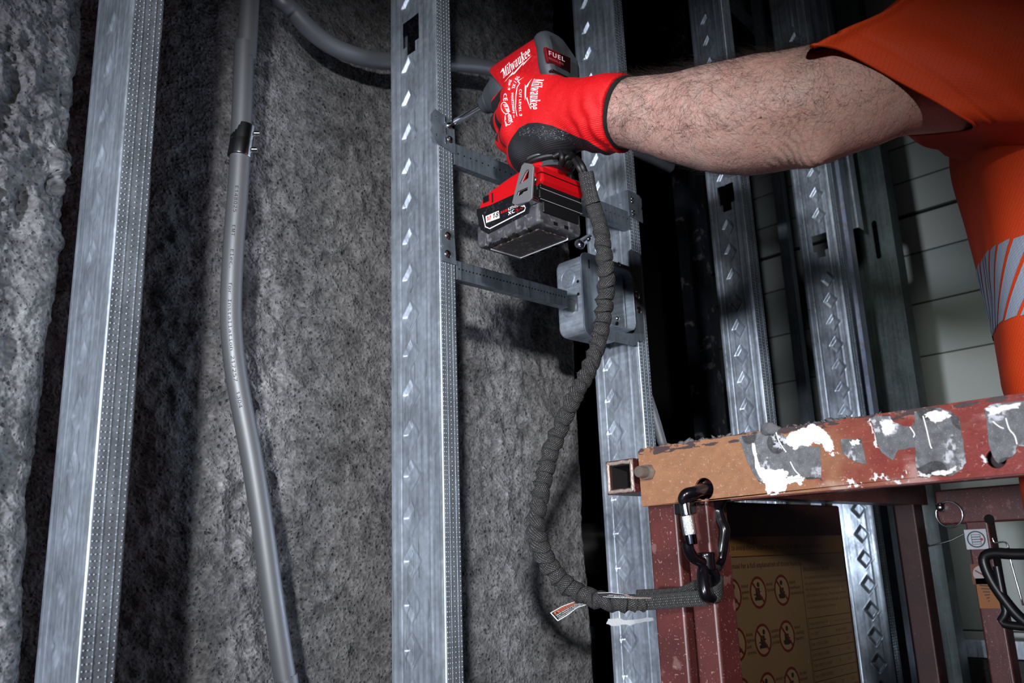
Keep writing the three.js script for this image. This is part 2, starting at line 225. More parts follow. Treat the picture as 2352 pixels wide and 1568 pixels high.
{ // black flag that keeps the left lamp off the worker's upper arm and chest
  const t = thing('shade_panel', 'black cloth shade panel on a stand beside the viewer, outside the picture', 'panel', V(-.75, 0, .8));
  part(t, 'panel_cloth', rbox(-.753, -.747, EY + .19, EY + .85, .735, 1.25, .002), new THREE.MeshStandardMaterial({ color: 0x0b0b0b, roughness: .95 }));
  part(t, 'panel_wing', rbox(-.753, -.747, EY + .44, EY + .85, 1.70, 2.0, .002), new THREE.MeshStandardMaterial({ color: 0x0b0b0b, roughness: .95 })); part(t, 'top_bar', cyl(V(-.75, EY + .85, .735), V(-.75, EY + .85, 2.0), .006), blackPl);
  part(t, 'pole', cyl(V(-.762, .5, .8), V(-.762, EY + .8, .8), .009), blackPl);
  for (let k = 0; k < 3; k++) { const w = k * 2.094 + 3.6; part(t, 'leg', cyl(V(-.762, .6, .8), V(-.762 + .3 * Math.cos(w), .012, .8 + .3 * Math.sin(w)), .009), blackPl); }
}

// ------------------------------------------------------------------ room shell
const WX1 = 1.2, WZ = -0.22, ROOM = { x0: -5, x1: 2.62, z0: -2.2, z1: 3.2, h: 3.2 };
structure('floor', box(ROOM.x0 - .2, ROOM.x1 + .2, -.2, 0, ROOM.z0 - .2, ROOM.z1 + .2), floorMat);
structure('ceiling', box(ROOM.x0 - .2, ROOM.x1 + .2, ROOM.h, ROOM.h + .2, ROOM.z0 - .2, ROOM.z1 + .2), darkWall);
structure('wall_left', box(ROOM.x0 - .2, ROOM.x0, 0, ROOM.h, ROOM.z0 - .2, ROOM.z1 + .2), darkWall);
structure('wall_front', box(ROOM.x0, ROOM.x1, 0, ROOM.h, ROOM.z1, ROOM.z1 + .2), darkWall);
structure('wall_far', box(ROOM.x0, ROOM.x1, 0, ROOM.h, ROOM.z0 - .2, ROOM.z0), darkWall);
{ // rough sprayed concrete behind the studs: front face and right end are modelled relief
  const X = joinSteps(steps(ROOM.x0, .0, .2), steps(.0, .24, .03), steps(.24, WX1, .0036)), Y = joinSteps(steps(0, EY - .4, .08), steps(EY - .4, EY + 1.15, .0042), steps(EY + 1.15, ROOM.h, .06));
  const hgt = (x, y) => { const w = fbm(x * 5 + 3, y * 2.2, 1.7, 3), a = fbm(x * 26, y * 22, 4.2, 3), b = fbm(x * 85, y * 70, 8.1, 3), c = 1 - Math.abs(fbm(x * 34 + 9, y * 30, 2.2, 2) - .5) * 2, rough = sstep(.42, .62, fbm(x * 4 + 31, y * 3, 9.3, 2));
    return (w - .5) * .035 + (a - .5) * .010 * (.5 + rough) + (b - .5) * .0075 * (.45 + rough) + (c * c) * -.003 * rough; };
  const g = grid(X, Y, (x, y) => [x, y, WZ + hgt(x, y) - .03 * sstep(WX1 - .025, WX1, x) ** 2]);
  const bk = box(ROOM.x0, WX1 - .001, 0, ROOM.h, WZ - .4, WZ - .033);
  const end = grid(steps(WZ - .4, WZ - .02, .02), Y, (z, y) => [WX1 - (.012 * n3(z * 30, y * 30, 2)), y, z]); 
  structure('wall_back', merge([g, bk, end]), concrete);
}
const pierMat = concrete.clone(); pierMat.bumpScale = .005;
{ // rough pier left of the first stud, standing proud of the wall
  const px1 = .263, pz = -.125, R = .02, px0 = .085, U = [0, ...steps(.02, .185, .0021), ...steps(.187, .26, .004), .3];
  const Y = joinSteps(steps(0, EY - .3, .05), steps(EY - .3, EY + .8, .0026), steps(EY + .8, ROOM.h, .05));
  const g = grid(U, Y, (u, y) => { // u runs along the front from left to right, then round the corner and back along the side
    const W = px1 - px0 - R; let x, z, nx, nz; if (u < W) { x = px0 + u; z = pz; nx = 0; nz = 1; } else if (u < W + R * 1.5708) { const q = (u - W) / R; x = px1 - R + R * Math.sin(q); z = pz - R + R * Math.cos(q); nx = Math.sin(q); nz = Math.cos(q); } else { x = px1; z = pz - R - (u - W - R * 1.5708); nx = 1; nz = 0; }
    const big = fbm(x * 16, y * 9, z * 16, 3) - .5, a = fbm(x * 46 + 7, y * 34, z * 46, 4) - .5, b = fbm(x * 150, y * 130, z * 150, 3) - .5, ho = sstep(.56, .74, fbm(x * 40 + 3, y * 30, z * 40 + 5, 3)), sm = .45 + .75 * sstep(.4, .6, fbm(x * 9, y * 5 + 4, 3.3, 2));
    const d = big * .020 + (a * .020 + b * .009 - ho * .009) * sm; return [x + nx * d, y, z + nz * d];
  });
  const left = box(px0 - .012, px0 + .002, 0, ROOM.h, WZ - .05, pz - .012);
  structure('wall_pier', merge([g, left]), pierMat);
}
// siding wall on the right: boards one by one
{
  const wall = new THREE.Group(); wall.name = 'wall_right'; wall.userData.kind = 'structure'; scene.add(wall);
  const X = ROOM.x1, mats = [0, 1, 2].map((k) => { const m = new THREE.MeshStandardMaterial({ color: [0x9aa19c, 0x949c98, 0xa0a5a0][k], roughness: .7, bumpMap: galvB, bumpScale: .0003 }); return m; });
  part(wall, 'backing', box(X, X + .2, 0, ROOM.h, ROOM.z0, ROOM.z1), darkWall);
  const ys = [0, .2, .4, .6, .8, .98, 1.12]; const pxs = [[2160, 1090], [2135, 955], [2105, 822], [2087, 703], [2066, 592], [2050, 506], [2041, 430], [2030, 352]];
  for (const p of pxs) ys.push(onX(p[0], p[1], X - .012).y - 0); const yy = ys.sort((a, b) => a - b).filter((y, i, A) => !i || y - A[i - 1] > .05); for (let y = yy[yy.length - 1] + .14; y < ROOM.h; y += .14) yy.push(y); yy.push(ROOM.h);
  const gapY = onX(2050, 506, X - .012).y;
  for (let i = 0; i < yy.length - 1; i++) { const lo = yy[i] + (Math.abs(yy[i] - gapY) < .01 ? .006 : .0015), hi = yy[i + 1] - (Math.abs(yy[i + 1] - gapY) < .01 ? .006 : .0015); part(wall, 'siding_board', rbox(X - .014 - (i % 3) * .001, X + .002, lo, hi, -.8, ROOM.z1, .003, 1), mats[(i * 7) % 3]); }  // boards end short; near-black wall beyond them stands in for deep shade
}
{ // low kerb along the siding with a steel channel on it
  const y = onX(2250, 1508, 2.5).y; structure('trim_1', box(2.44, ROOM.x1 - .016, 0, y, ROOM.z0, ROOM.z1), floorMat);
  const t = thing('floor_channel', 'bluish steel channel lying on the kerb under the siding wall', 'channel', V(2.5, y, 0)); part(t, 'channel_body', merge([box(2.462, 2.6, y, y + .003, -2, 1.2), box(2.462, 2.465, y, y + .045, -2, 1.2)]), galv);
}

// ------------------------------------------------------------------ steel studs
function stud(label, group, x, o) {
  const { W, FW, dz, y0, phase, hole, fine, dot = true, R = .0028 } = o, H = ROOM.h - .004;
  const t = thing('steel_stud', label, 'stud', V(x, 0, 0), group);
  const prof = []; for (let i = 0; i <= 5; i++) { const q = i / 5 * Math.PI / 2; prof.push([R - R * Math.sin(q), -R + R * Math.cos(q)]); }   // front corner, x then z
  let zs = steps(-R - .001, -W + R + .001, .0012).slice(); if (hole) zs = zs.filter((z) => ![hole.c - .019, hole.c + .019, hole.c - .010, hole.c + .010].some((e) => Math.abs(z - e) < .0008)).concat([hole.c - .019, hole.c + .019, hole.c - .010, hole.c + .010]); zs.sort((a, b) => b - a);
  for (const z of zs) prof.push([0, z]);
  for (let i = 0; i <= 5; i++) { const q = i / 5 * Math.PI / 2; prof.push([R - R * Math.cos(q), -W + R - R * Math.sin(q)]); }
  let Y = joinSteps(steps(.002, fine[0], .05), steps(fine[0], fine[1], .0018), steps(fine[1], H, .05)); if (hole) { const e = [hole.y - .018, hole.y + .024, hole.y - .034, hole.y - .0215]; Y = joinSteps(Y.filter((y) => !e.some((q) => Math.abs(q - y) < .0012)), e); }
  const S = .0536;
  const h = (z, y) => { if (z > -.004 || z < -W + .004) return 0; const u = -z / W; let v = -.0009 * Math.exp(-(((u - .775) / .011) ** 2)) + .0007 * Math.exp(-(((u - .235) / .022) ** 2)) + .0005 * sstep(.9, .925, u) + .0004 * sstep(.12, .10, u) + .00012 * Math.sin(y * 40 + z * 200);
    const k = Math.round((y - phase) / S), dy = y - phase - k * S; if (y > fine[0] && y < fine[1] && !(hole && Math.abs(phase + k * S - hole.y + .005) < .034)) { const a = Math.abs(z - dz) / (.0205 * Math.min(1, W / .105)) + Math.abs(dy) / .0215; v -= (o.dep ?? .0044) * (1 - clamp((a - .60) / .40, 0, 1)) - .0004 * (1 - sstep(.9, 1.25, a)); } return v; };
  const tones = new Float32Array(1);
  const w = grid(prof.map((_, i) => i), Y, (i, y) => { const [px, pz] = prof[i]; return [px - h(pz, y), y, pz]; }, hole ? (i, y) => { const z = (prof[Math.floor(i)][1] + prof[Math.ceil(i)][1]) / 2; return (Math.abs(z - hole.c) < .019 && y > hole.y - .018 && y < hole.y + .024) || (Math.abs(z - hole.c) < .010 && y > hole.y - .034 && y <= hole.y - .017); } : null);
  { const uv = w.attributes.uv; for (let i = 0; i < uv.count; i++) uv.setXY(i, prof[Math.round(uv.getX(i))][1], uv.getY(i) + x); }
  w.translate(x, 0, 0);
  part(t, 'web', w, galv);
  const fl = part(t, 'front_flange', merge([box(x + R - .0003, x + FW, .002, H, -.0011, 0), box(x + FW - .0012, x + FW, .002, H, -.008, 0), ...(dot ? [.375, .76].map((f) => box(x + FW * f - .0004, x + FW * f + .0004, .002, H, -.0004, .0004)) : [])]), galv);
  part(t, 'rear_flange', merge([box(x + R, x + FW, .002, H, -W, -W + .0011), box(x + FW - .0012, x + FW, .002, H, -W, -W + .008)]), galv);
  if (dot) { const gs = [], d0 = new THREE.SphereGeometry(.00125, 6, 2, 0, Math.PI * 2, 0, 1.3).rotateX(Math.PI / 2).translate(0, 0, -.0004); for (let y = fine[0]; y < fine[1]; y += .0058) for (const f of [.13, .245, .375, .57, .76, .93]) { const q = d0.clone(); q.translate(x + FW * f, y, 0); gs.push(q); } const m = part(fl, 'dimple', merge(gs), galv); m.userData.kind = 'stuff'; }
  return t;
}
const SX = [.2725, .683, 1.0987, 1.482, 1.895];
stud('wide near steel stud at far left with a dotted front flange, beside the rough pier', null, SX[0], { W: .117, FW: .032, dz: -.056, phase: EY + .4213, fine: [EY - .3, EY + .75], dep: .003 });
stud('steel stud in the centre that the driver bit reaches, with a cut-out near its top', null, SX[1], { W: .109, FW: .027, dz: -.0635, phase: EY + .3254, fine: [EY - .3, EY + .95], hole: { c: -.058, y: EY + .757 } });
const boxStud = stud('steel stud carrying the grey electrical box on its front', null, SX[2], { W: .0975, FW: .0262, dz: -.0605, phase: EY + .2502, fine: [EY - .25, EY + 1.1] });
stud('steel stud just behind the forearm and above the brown rail, with a dark cut-out', null, SX[3], { W: .082, FW: .036, dz: -.0405, phase: EY + .4852, fine: [EY - .25, EY + 1.15], hole: { c: -.037, y: EY + .716 } });
stud('farthest diamond-stamped steel stud, seen above and below the rail beside the bluish plate', null, SX[4], { W: .094, FW: .03, dz: -.0345, phase: EY + .5116, fine: [EY - .3, EY + 1.3], hole: { c: -.041, y: EY + .709 } });
{ // smear of pale plaster across that stud near the bottom
  const q = [[1394, 1432], [1398, 1421], [1420, 1419], [1440, 1424], [1462, 1422], [1500, 1418], [1503, 1424], [1470, 1430], [1448, 1436], [1428, 1434], [1412, 1437]].map(([x, y]) => onX(x, y, SX[2])), out = []; q.forEach((p, i) => { const r = q[(i + 1) % q.length]; for (let f = 0; f < 3; f++) out.push([Math.min(-.003, lerp(p.z, r.z, f / 3) + (f ? rr(-.001, .001) : 0)), lerp(p.y, r.y, f / 3) + (f ? rr(-.001, .001) : 0)]); });
  part(boxStud, 'plaster_smear', plate(out, V(SX[2] - .0002, 0, 0), V(0, 0, 1), V(-1, 0, 0), .0009, .0002), new THREE.MeshStandardMaterial({ color: 0xb9bcbe, roughness: .85, bumpMap: concB, bumpScale: .001 }), 'pale plaster smear');
}
// plain members among the studs
function channel(name, label, cat, x, z0, z1, fw, mat, hole, y0 = .001, y1 = ROOM.h - .004) {
  const t = thing(name, label, cat, V(x, 0, 0)), th = .0016, out = [[z0, y0], [z1, y0], [z1, y1], [z0, y1]];
  part(t, 'web', plate(out.map(([a, b]) => [a, b]), V(x + th, 0, 0), V(0, 0, 1), V(-1, 0, 0), th, 0, hole ? [hole] : []), mat);
  for (const z of [z0, z1 - th]) part(t, 'flange', box(x + th, x + fw, y0, y1, z, z + th), mat);
  return t;
}
const speck = galvDull.clone(); speck.map = dataTex(512, (u, v) => { const n = fbmT(u, v, 7, 501, 5), s = sstep(.6, .72, fbmT(u, v, 12, 511, 4)); return [60 + n * 60 + s * 130, 62 + n * 62 + s * 118, 72 + n * 66 + s * 108]; }, true, .3); speck.metalness = .6;
channel('steel_post', 'dark speckled steel post standing farther back between two studs', 'post', 1.9, -.446, -.372, .04, speck);
const bluish = galv.clone(); bluish.map = dataTex(256, (u, v) => { const n = fbmT(u, v, 6, 521, 5), s = sstep(.55, .8, fbmT(u, v, 24, 531, 4)); return [122 + n * 60 + s * 8, 132 + n * 60 - s * 6, 154 + n * 60 - s * 26]; }, true, .3); bluish.metalness = .7;
channel('steel_channel', 'bluish steel channel with a bright right edge beside the last stud', 'channel', 1.965, -.052, .0005, .03, bluish);
const greenish = galvDull.clone(); greenish.color.set(0x5f655e); greenish.metalness = .35;
{ const a = onX(1952, 500, 2.15), b = onX(2046, 500, 2.15), s = onX(2013, 550, 2.15), r = .0065, pts = []; for (let i = 0; i <= 12; i++) { const q = Math.PI * i / 12; pts.push([s.z + r * Math.cos(q), s.y + .046 + r * Math.sin(q)]); } for (let i = 0; i <= 12; i++) { const q = Math.PI + Math.PI * i / 12; pts.push([s.z + r * Math.cos(q), s.y - .046 + r * Math.sin(q)]); }
  channel('slotted_stud', 'wide greenish steel stud with one long dark slot, in front of the siding', 'stud', 2.15, a.z, b.z, .05, greenish, pts); }
{ // thin dark double member left of the last stud
  const a = onX(1800, 500, 1.93); channel('narrow_channel', 'narrow dark steel channel just left of the last diamond stud', 'channel', 1.93, a.z - .02, a.z + .006, .02, galvDull);
}
// braces under the ceiling at top right
function brace(label, p0, p1, w, d) { const t = thing('steel_brace', label, 'brace', p0); const L = p1.clone().sub(p0), len = L.length(), q = new THREE.Quaternion().setFromUnitVectors(V(1, 0, 0), L.clone().normalize()); const mk = (g) => g.applyQuaternion(q).translate(p0.x, p0.y, p0.z); part(t, 'web', mk(box(0, len, -w / 2, w / 2, 0, .0016)), galvDull); part(t, 'flange', mk(box(0, len, w / 2 - .0016, w / 2, -d, 0)), galvDull); part(t, 'flange', mk(box(0, len, -w / 2, -w / 2 + .0016, -d, 0)), galvDull); }
brace('slanting steel brace running down to the right, near the top behind the arm', onZ(1660, -40, -.2), onZ(1800, 100, -.2), .05, .03);
brace('second slanting steel brace crossing at the top, right of the last stud', onZ(1795, -30, -.16), onZ(1875, 62, -.16), .035, .03);
channel('ceiling_post', 'short bright steel post at the top right above the sleeve', 'post', 2.05, onX(1873, 60, 2.05).z, onX(1905, 60, 2.05).z, .03, galv, null, EY + .78);

// ------------------------------------------------------------------ conduits
{
  const t = thing('conduit', 'upright grey steel conduit with an offset bend between the two left studs', 'conduit', V(.47, 0, -.15));
  const P = [V(.474, ROOM.h - .002, -.15), ...[[573, 0], [562, 100], [556, 250], [549, 400], [537, 560], [531, 680], [532, 760], [541, 850], [557, 940], [578, 1050], [602, 1200], [630, 1400], [656, 1568]].map(([x, y]) => onZ(x, y, -.15))];
  const last = P[P.length - 1], dir = last.clone().sub(P[P.length - 2]); P.push(last.clone().add(dir.clone().multiplyScalar(.6)), V(last.x + .12, .5, -.15), V(last.x + .13, .001, -.15));
  part(t, 'pipe', tube(P, .0132, 220, 22), emt);
  { // print along the pipe, reading downwards
    const C = curve([[549, 400], [537, 560], [531, 680], [532, 760], [541, 850], [557, 940], [578, 1050]].map(([x, y]) => onZ(x, y, -.15))), n = 80, L = C.getLength(), tx = canvasTex(1024, 32, (c) => { c.fillStyle = '#000'; c.fillRect(0, 0, 1024, 32); c.fillStyle = '#fff'; c.font = '25px monospace'; c.fillText('E148025   EMT   Elec.   for Installation 217257  1304', 60, 25); });
    const g = grid(steps(0, 1, 1 / n), steps(-1, 1, .25), (a, b) => { const p = C.getPointAt(a), T = C.getTangentAt(a), E = V(0, EY, CZ).sub(p).normalize(), S = T.clone().cross(E).normalize(), q = b * .26 - .12, o = E.clone().addScaledVector(T, -E.dot(T)).normalize().multiplyScalar(Math.cos(q)).addScaledVector(S, -Math.sin(q)); p.addScaledVector(o, .01335); return [p.x, p.y, p.z]; });
    { const uv = g.attributes.uv; for (let i = 0; i < uv.count; i++) uv.setY(i, (uv.getY(i) + 1) / 2); }
    part(t, 'printed_text', g, new THREE.MeshStandardMaterial({ color: 0x3c3e44, roughness: .6, alphaMap: tx, transparent: true }), 'faint lettering along the pipe');
  }
  const c0 = onZ(561, 292, -.15), c1 = onZ(550, 362, -.15), cm = c0.clone().lerp(c1, .5), d = c1.clone().sub(c0).normalize();
  const cp = part(t, 'coupling', lathe([[.0135, 0], [.0152, 0], [.0156, .001], [.0156, .021], [.0149, .0225], [.0156, .024], [.0156, c0.distanceTo(c1) - .001], [.0135, c0.distanceTo(c1)]], c0, d, 28), zinc);
  for (const f of [.22, .75]) { const b = c0.clone().lerp(c1, f), o = V(.75, 0, .66); part(cp, 'set_screw', merge([cyl(b.clone().addScaledVector(o, .014), b.clone().addScaledVector(o, .022), .0042, .0036, 10)]), zinc); }
}
{
  const t = thing('conduit', 'bent steel conduit sweeping in an arc behind the central stud at the top', 'conduit', onZ(880, 140, -.17));
  const P = [V(.5, ROOM.h - .002, -.17), V(.505, EY + 1.05, -.17), ...[[640, -30], [672, 22], [712, 68], [760, 104], [818, 128], [880, 140], [960, 141], [1040, 146], [1100, 152], [1160, 166], [1230, 195]].map(([x, y]) => onZ(x, y, -.17)), V(1.08, EY + .865, -.175), V(1.22, EY + .845, -.18), V(1.5, EY + .84, -.18)];
  part(t, 'pipe', tube(P, .0135, 160, 22), emt);
}
{ const t = thing('conduit', 'thin steel pipe leaning behind the third stud just above the rail', 'conduit', onZ(1530, 1015, -.12)); part(t, 'pipe', tube([onZ(1478, 880, -.12), onZ(1500, 945, -.12), onZ(1524, 1030, -.12), onZ(1560, 1180, -.12), V(1.35, .6, -.12), V(1.4, .001, -.12)], .0085, 60, 14), emt); }

// ------------------------------------------------------------------ brackets, bars and the electrical box between studs two and three
const UX = V(1, 0, 0), UZ = V(0, 0, 1), NX = V(-1, 0, 0);
function screwHead(parent, p, n, r = .0042) { const m = part(parent, 'screw', lathe([[.0001, .0026], [r * .55, .0024], [r, .0009], [r * 1.25, .0003], [r * 1.25, 0], [.0001, 0]], p, n, 14), zinc); return m; }
const barDots = (t, a, b, n, from, to) => { const gs = []; for (let i = 0; i < n; i++) { const f = from + (to - from) * i / (n - 1), p = a.clone().lerp(b, f); gs.push(new THREE.CircleGeometry(.0012, 8).translate(p.x, p.y, p.z + .0002)); } const m = part(t, 'punched_hole', merge(gs), blackPl); m.userData.kind = 'stuff'; };
function bar(label, x0, x1, y0, y1, z, from, to) {
  const t = thing('support_bar', label, 'bar', V(x0, y0, z), 'punched bars between the second and third stud');
  part(t, 'bar_face', rbox(x0, x1, y0, y1, z - .001, z, .0004, 1), galvDull); part(t, 'bar_lip', rbox(x0, x1, y0 - .0005, y0 + .001, z - .012, z, .0004, 1), galvDull); part(t, 'bar_lip', rbox(x0, x1, y1 - .001, y1 + .0005, z - .012, z, .0004, 1), galvDull);
  const ym = (y0 + y1) / 2 + .002; barDots(t, V(x0, ym, z), V(x1, ym, z), 34, from, to); return t;
}
bar('upper punched steel bar running behind the tool battery', .7105, 1.1, EY + .5335, EY + .5645, .0012, .02, .98);
bar('lower punched steel bar running to the electrical box', .711, .93, EY + .3665, EY + .3918, .0012, .02, .97);
{ // upper bracket at the tip of the driver
  const t = thing('bracket_plate', 'notched steel bracket plate on the central stud being screwed by the driver', 'bracket', V(.69, EY + .575, .002));
  const P = [[990, 262], [1000, 250], [1043, 284], [1046, 353], [1004, 328], [993, 314], [989, 298], [995, 287], [989, 276]].map(([x, y]) => { const p = onZ(x, y, .0025); return [p.x, p.y]; });
  part(t, 'plate', plate(P.map(([a, b]) => [a, b]), V(0, 0, .0012), UX, UZ, .0012, .0003, [[onZ(1001, 269, .0025).x, onZ(1001, 269, .0025).y, .0019], [onZ(1003, 310, .0025).x, onZ(1003, 310, .0025).y, .0019]]), galvDull);
  for (const [x, y] of [[1034, 320]]) screwHead(t, onZ(x, y, .0028), UZ, .0044);
  for (const [x, y] of [[1022, 275], [1023, 300], [1023, 322]]) { const p = onZ(x, y, .0028); part(t, 'raised_tab', rbox(p.x - .0006, p.x + .0016, p.y - .005, p.y + .005, .002, .004, .0008, 2), zinc); }
  const lab = onZ(1018, 297, .0029); // stamped figures
  const st = canvasTex(128, 64, (c) => { c.clearRect(0, 0, 128, 64); c.fillStyle = '#7d8086'; c.fillRect(0, 0, 128, 64); c.fillStyle = '#4a4c50'; c.font = '44px monospace'; c.save(); c.translate(64, 32); c.fillText('3 1/8', -58, 14); c.restore(); });
  const pg = new THREE.PlaneGeometry(.012, .0045).rotateZ(Math.PI / 2).translate(lab.x, lab.y, .0031); part(t, 'stamped_text', pg, new THREE.MeshStandardMaterial({ map: st, metalness: .7, roughness: .4 }));
}
{ const t = thing('bracket_plate', 'narrow steel bracket plate with two screws at the start of the lower bar', 'bracket', V(.69, EY + .41, .002));
  const P = [[1014, 532], [1019, 524], [1043, 534], [1048, 608], [1016, 598], [1014, 572], [1019, 565], [1014, 556]].map(([x, y]) => { const p = onZ(x, y, .0025); return [p.x, p.y]; });
  part(t, 'plate', plate(P, V(0, 0, .0012), UX, UZ, .0012, .0003), galvDull);
  for (const [x, y] of [[1030, 541], [1029, 583]]) screwHead(t, onZ(x, y, .0028), UZ, .0046);
}
{ const t = thing('clamp_bracket', 'steel clamp bracket wrapped round the third stud above the electrical box', 'bracket', V(1.0987, EY + .58, 0)), x = 1.0966;
  part(t, 'web_plate', plate([[-.052, EY + .566], [-.048, EY + .603], [-.044, EY + .606], [.0016, EY + .6045], [.0016, EY + .5575], [-.046, EY + .563]], V(x + .0012, 0, 0), UZ, NX, .0012, .0003, [[-.015, EY + .584, .0035]]), galvDull);
  part(t, 'flange_plate', plate([[x, EY + .5575], [x, EY + .6045], [1.128, EY + .603], [1.134, EY + .598], [1.133, EY + .583], [1.131, EY + .58], [1.1335, EY + .577], [1.133, EY + .554]], V(0, 0, .0012), UX, UZ, .0012, .0003, [[1.126, EY + .592, .0016], [1.126, EY + .566, .0016]]), galvDull);
  for (const y of [.592, .586, .569, .563]) screwHead(t, V(1.108, EY + y, .0026), UZ, .0032);
}
{ // square box
  const t = thing('electrical_box', 'square grey metal electrical box with two round knock-outs on its side', 'electrical box', V(1.02, EY + .34, -.025));
  const x0 = .965, x1 = 1.068, y0 = EY + .335, y1 = EY + .461, z0 = -.055, z1 = .001, R = .012;
  const rr2 = (a, b, c, d, r) => { const s = []; for (const [cx, cy, q0] of [[b - r, d - r, 0], [a + r, d - r, 1], [a + r, c + r, 2], [b - r, c + r, 3]]) for (let i = 0; i <= 6; i++) { const q = (q0 + i / 6) * Math.PI / 2; s.push([cx + r * Math.cos(q), cy + r * Math.sin(q)]); } return s; };
  const ring3 = (a, b, c, d, r, z) => rr2(a, b, c, d, r).map(([x, y]) => V(x, y, z));
  part(t, 'box_body', loft([ring3(x0 + .01, x1 - .01, y0 + .01, y1 - .01, R, z0), ring3(x0 + .003, x1 - .003, y0 + .003, y1 - .003, R, z0 + .002), ring3(x0, x1, y0, y1, R + .002, z0 + .007), ring3(x0, x1, y0, y1, R + .002, z1), ring3(x0 + .0016, x1 - .0016, y0 + .0016, y1 - .0016, R, z1), ring3(x0 + .002, x1 - .002, y0 + .002, y1 - .002, R, z0 + .008), ring3(x0 + .012, x1 - .012, y0 + .012, y1 - .012, R - .002, z0 + .002)], { capA: true, capB: true }), galv);
  for (const c of [[1305, 640], [1308, 707]]) { const p = onX(c[0], c[1], x0); part(t, 'knock_out', merge([new THREE.TorusGeometry(.0145, .0009, 8, 36).rotateY(Math.PI / 2).translate(p.x, p.y, p.z), lathe([[.0001, .0012], [.0125, .0012], [.0135, .0004], [.0138, 0]], V(p.x, p.y, p.z), NX, 32)]), galv); }
  for (const c of [[1327, 646], [1328, 675]]) { const p = onX(c[0], c[1], x0 - .0003); part(t, 'screw_hole', new THREE.CircleGeometry(.0026, 14).rotateY(-Math.PI / 2).translate(p.x, p.y, p.z), blackPl); }
  // cover ring with a raised round-cornered opening
  const zf = .003, cov = plate(rr2(x0 - .001, 1.094, y0 - .006, y1 + .003, .014), V(0, 0, z1), UX, UZ, .0018, .0004, [rr2(1.006, 1.074, EY + .349, EY + .449, .013).reverse()]);
  part(t, 'cover_plate', cov, galvDull);
  const o = (g, z) => ring3(1.006 - g, 1.074 + g, EY + .349 - g, EY + .449 + g, .013 + g, z);
  part(t, 'raised_rim', loft([o(.003, zf), o(.0014, zf + .003), o(.0008, .016), o(0, .0164), o(-.0012, .016), o(-.0012, -.03)], {}), galv);
  const sp = onZ(1353, 605, .004); part(t, 'slot', rbox(sp.x - .001, sp.x + .0022, sp.y - .008, sp.y + .007, .0024, .0034, .0008), blackPl);
  // bracket wing over the stud flange
  const W = [[1.086, EY + .49], [1.094, EY + .4965], [1.1175, EY + .492], [1.1128, EY + .352], [1.108, EY + .34], [1.03, EY + .331], [1.03, EY + .337], [1.086, EY + .34]];
  part(t, 'bracket_wing', plate(W, V(0, 0, .0012), UX, UZ, .0014, .0003), galvDull);
  for (const [x, y] of [[1464, 677], [1468, 711]]) screwHead(t, onZ(x, y, .003), UZ, .0052);
  screwHead(t, onZ(1422, 606, .004), UZ, .003); screwHead(t, onZ(1419, 731, .004), UZ, .003);
  const h = onZ(1452, 738, .0032); part(t, 'tab_slot', rbox(h.x - .003, h.x + .003, h.y - .004, h.y + .004, .0022, .0032, .001), blackPl);
  // hand-written marker letters
  const mk = canvasTex(64, 128, (c) => { c.clearRect(0, 0, 64, 128); c.fillStyle = '#8d9196'; c.fillRect(0, 0, 64, 128); c.strokeStyle = '#111'; c.lineWidth = 4; c.lineCap = 'round'; const L = (P) => { c.beginPath(); P.forEach(([x, y], i) => i ? c.lineTo(x, y) : c.moveTo(x, y)); c.stroke(); }; L([[30, 8], [12, 10], [8, 24], [20, 36], [34, 30]]); L([[12, 62], [30, 40], [38, 62]]); L([[18, 54], [36, 52]]); L([[18, 88], [26, 68], [34, 84], [46, 66], [52, 100]]); L([[40, 104], [60, 96]]); });
  const m = onZ(1459, 640, .0034); part(t, 'marker_writing', new THREE.PlaneGeometry(.0125, .036).translate(m.x, m.y, .0034), new THREE.MeshStandardMaterial({ map: mk, metalness: .5, roughness: .45 }), 'hand-written black marker letters');
  part(t, 'rear_clamp', merge([cyl(onX(1330, 560, 1.0), onX(1352, 545, 1.04), .008, .006, 12), sphere(onX(1333, 562, .99), .0075), sphere(onX(1352, 549, 1.0), .004)]), zinc);
}

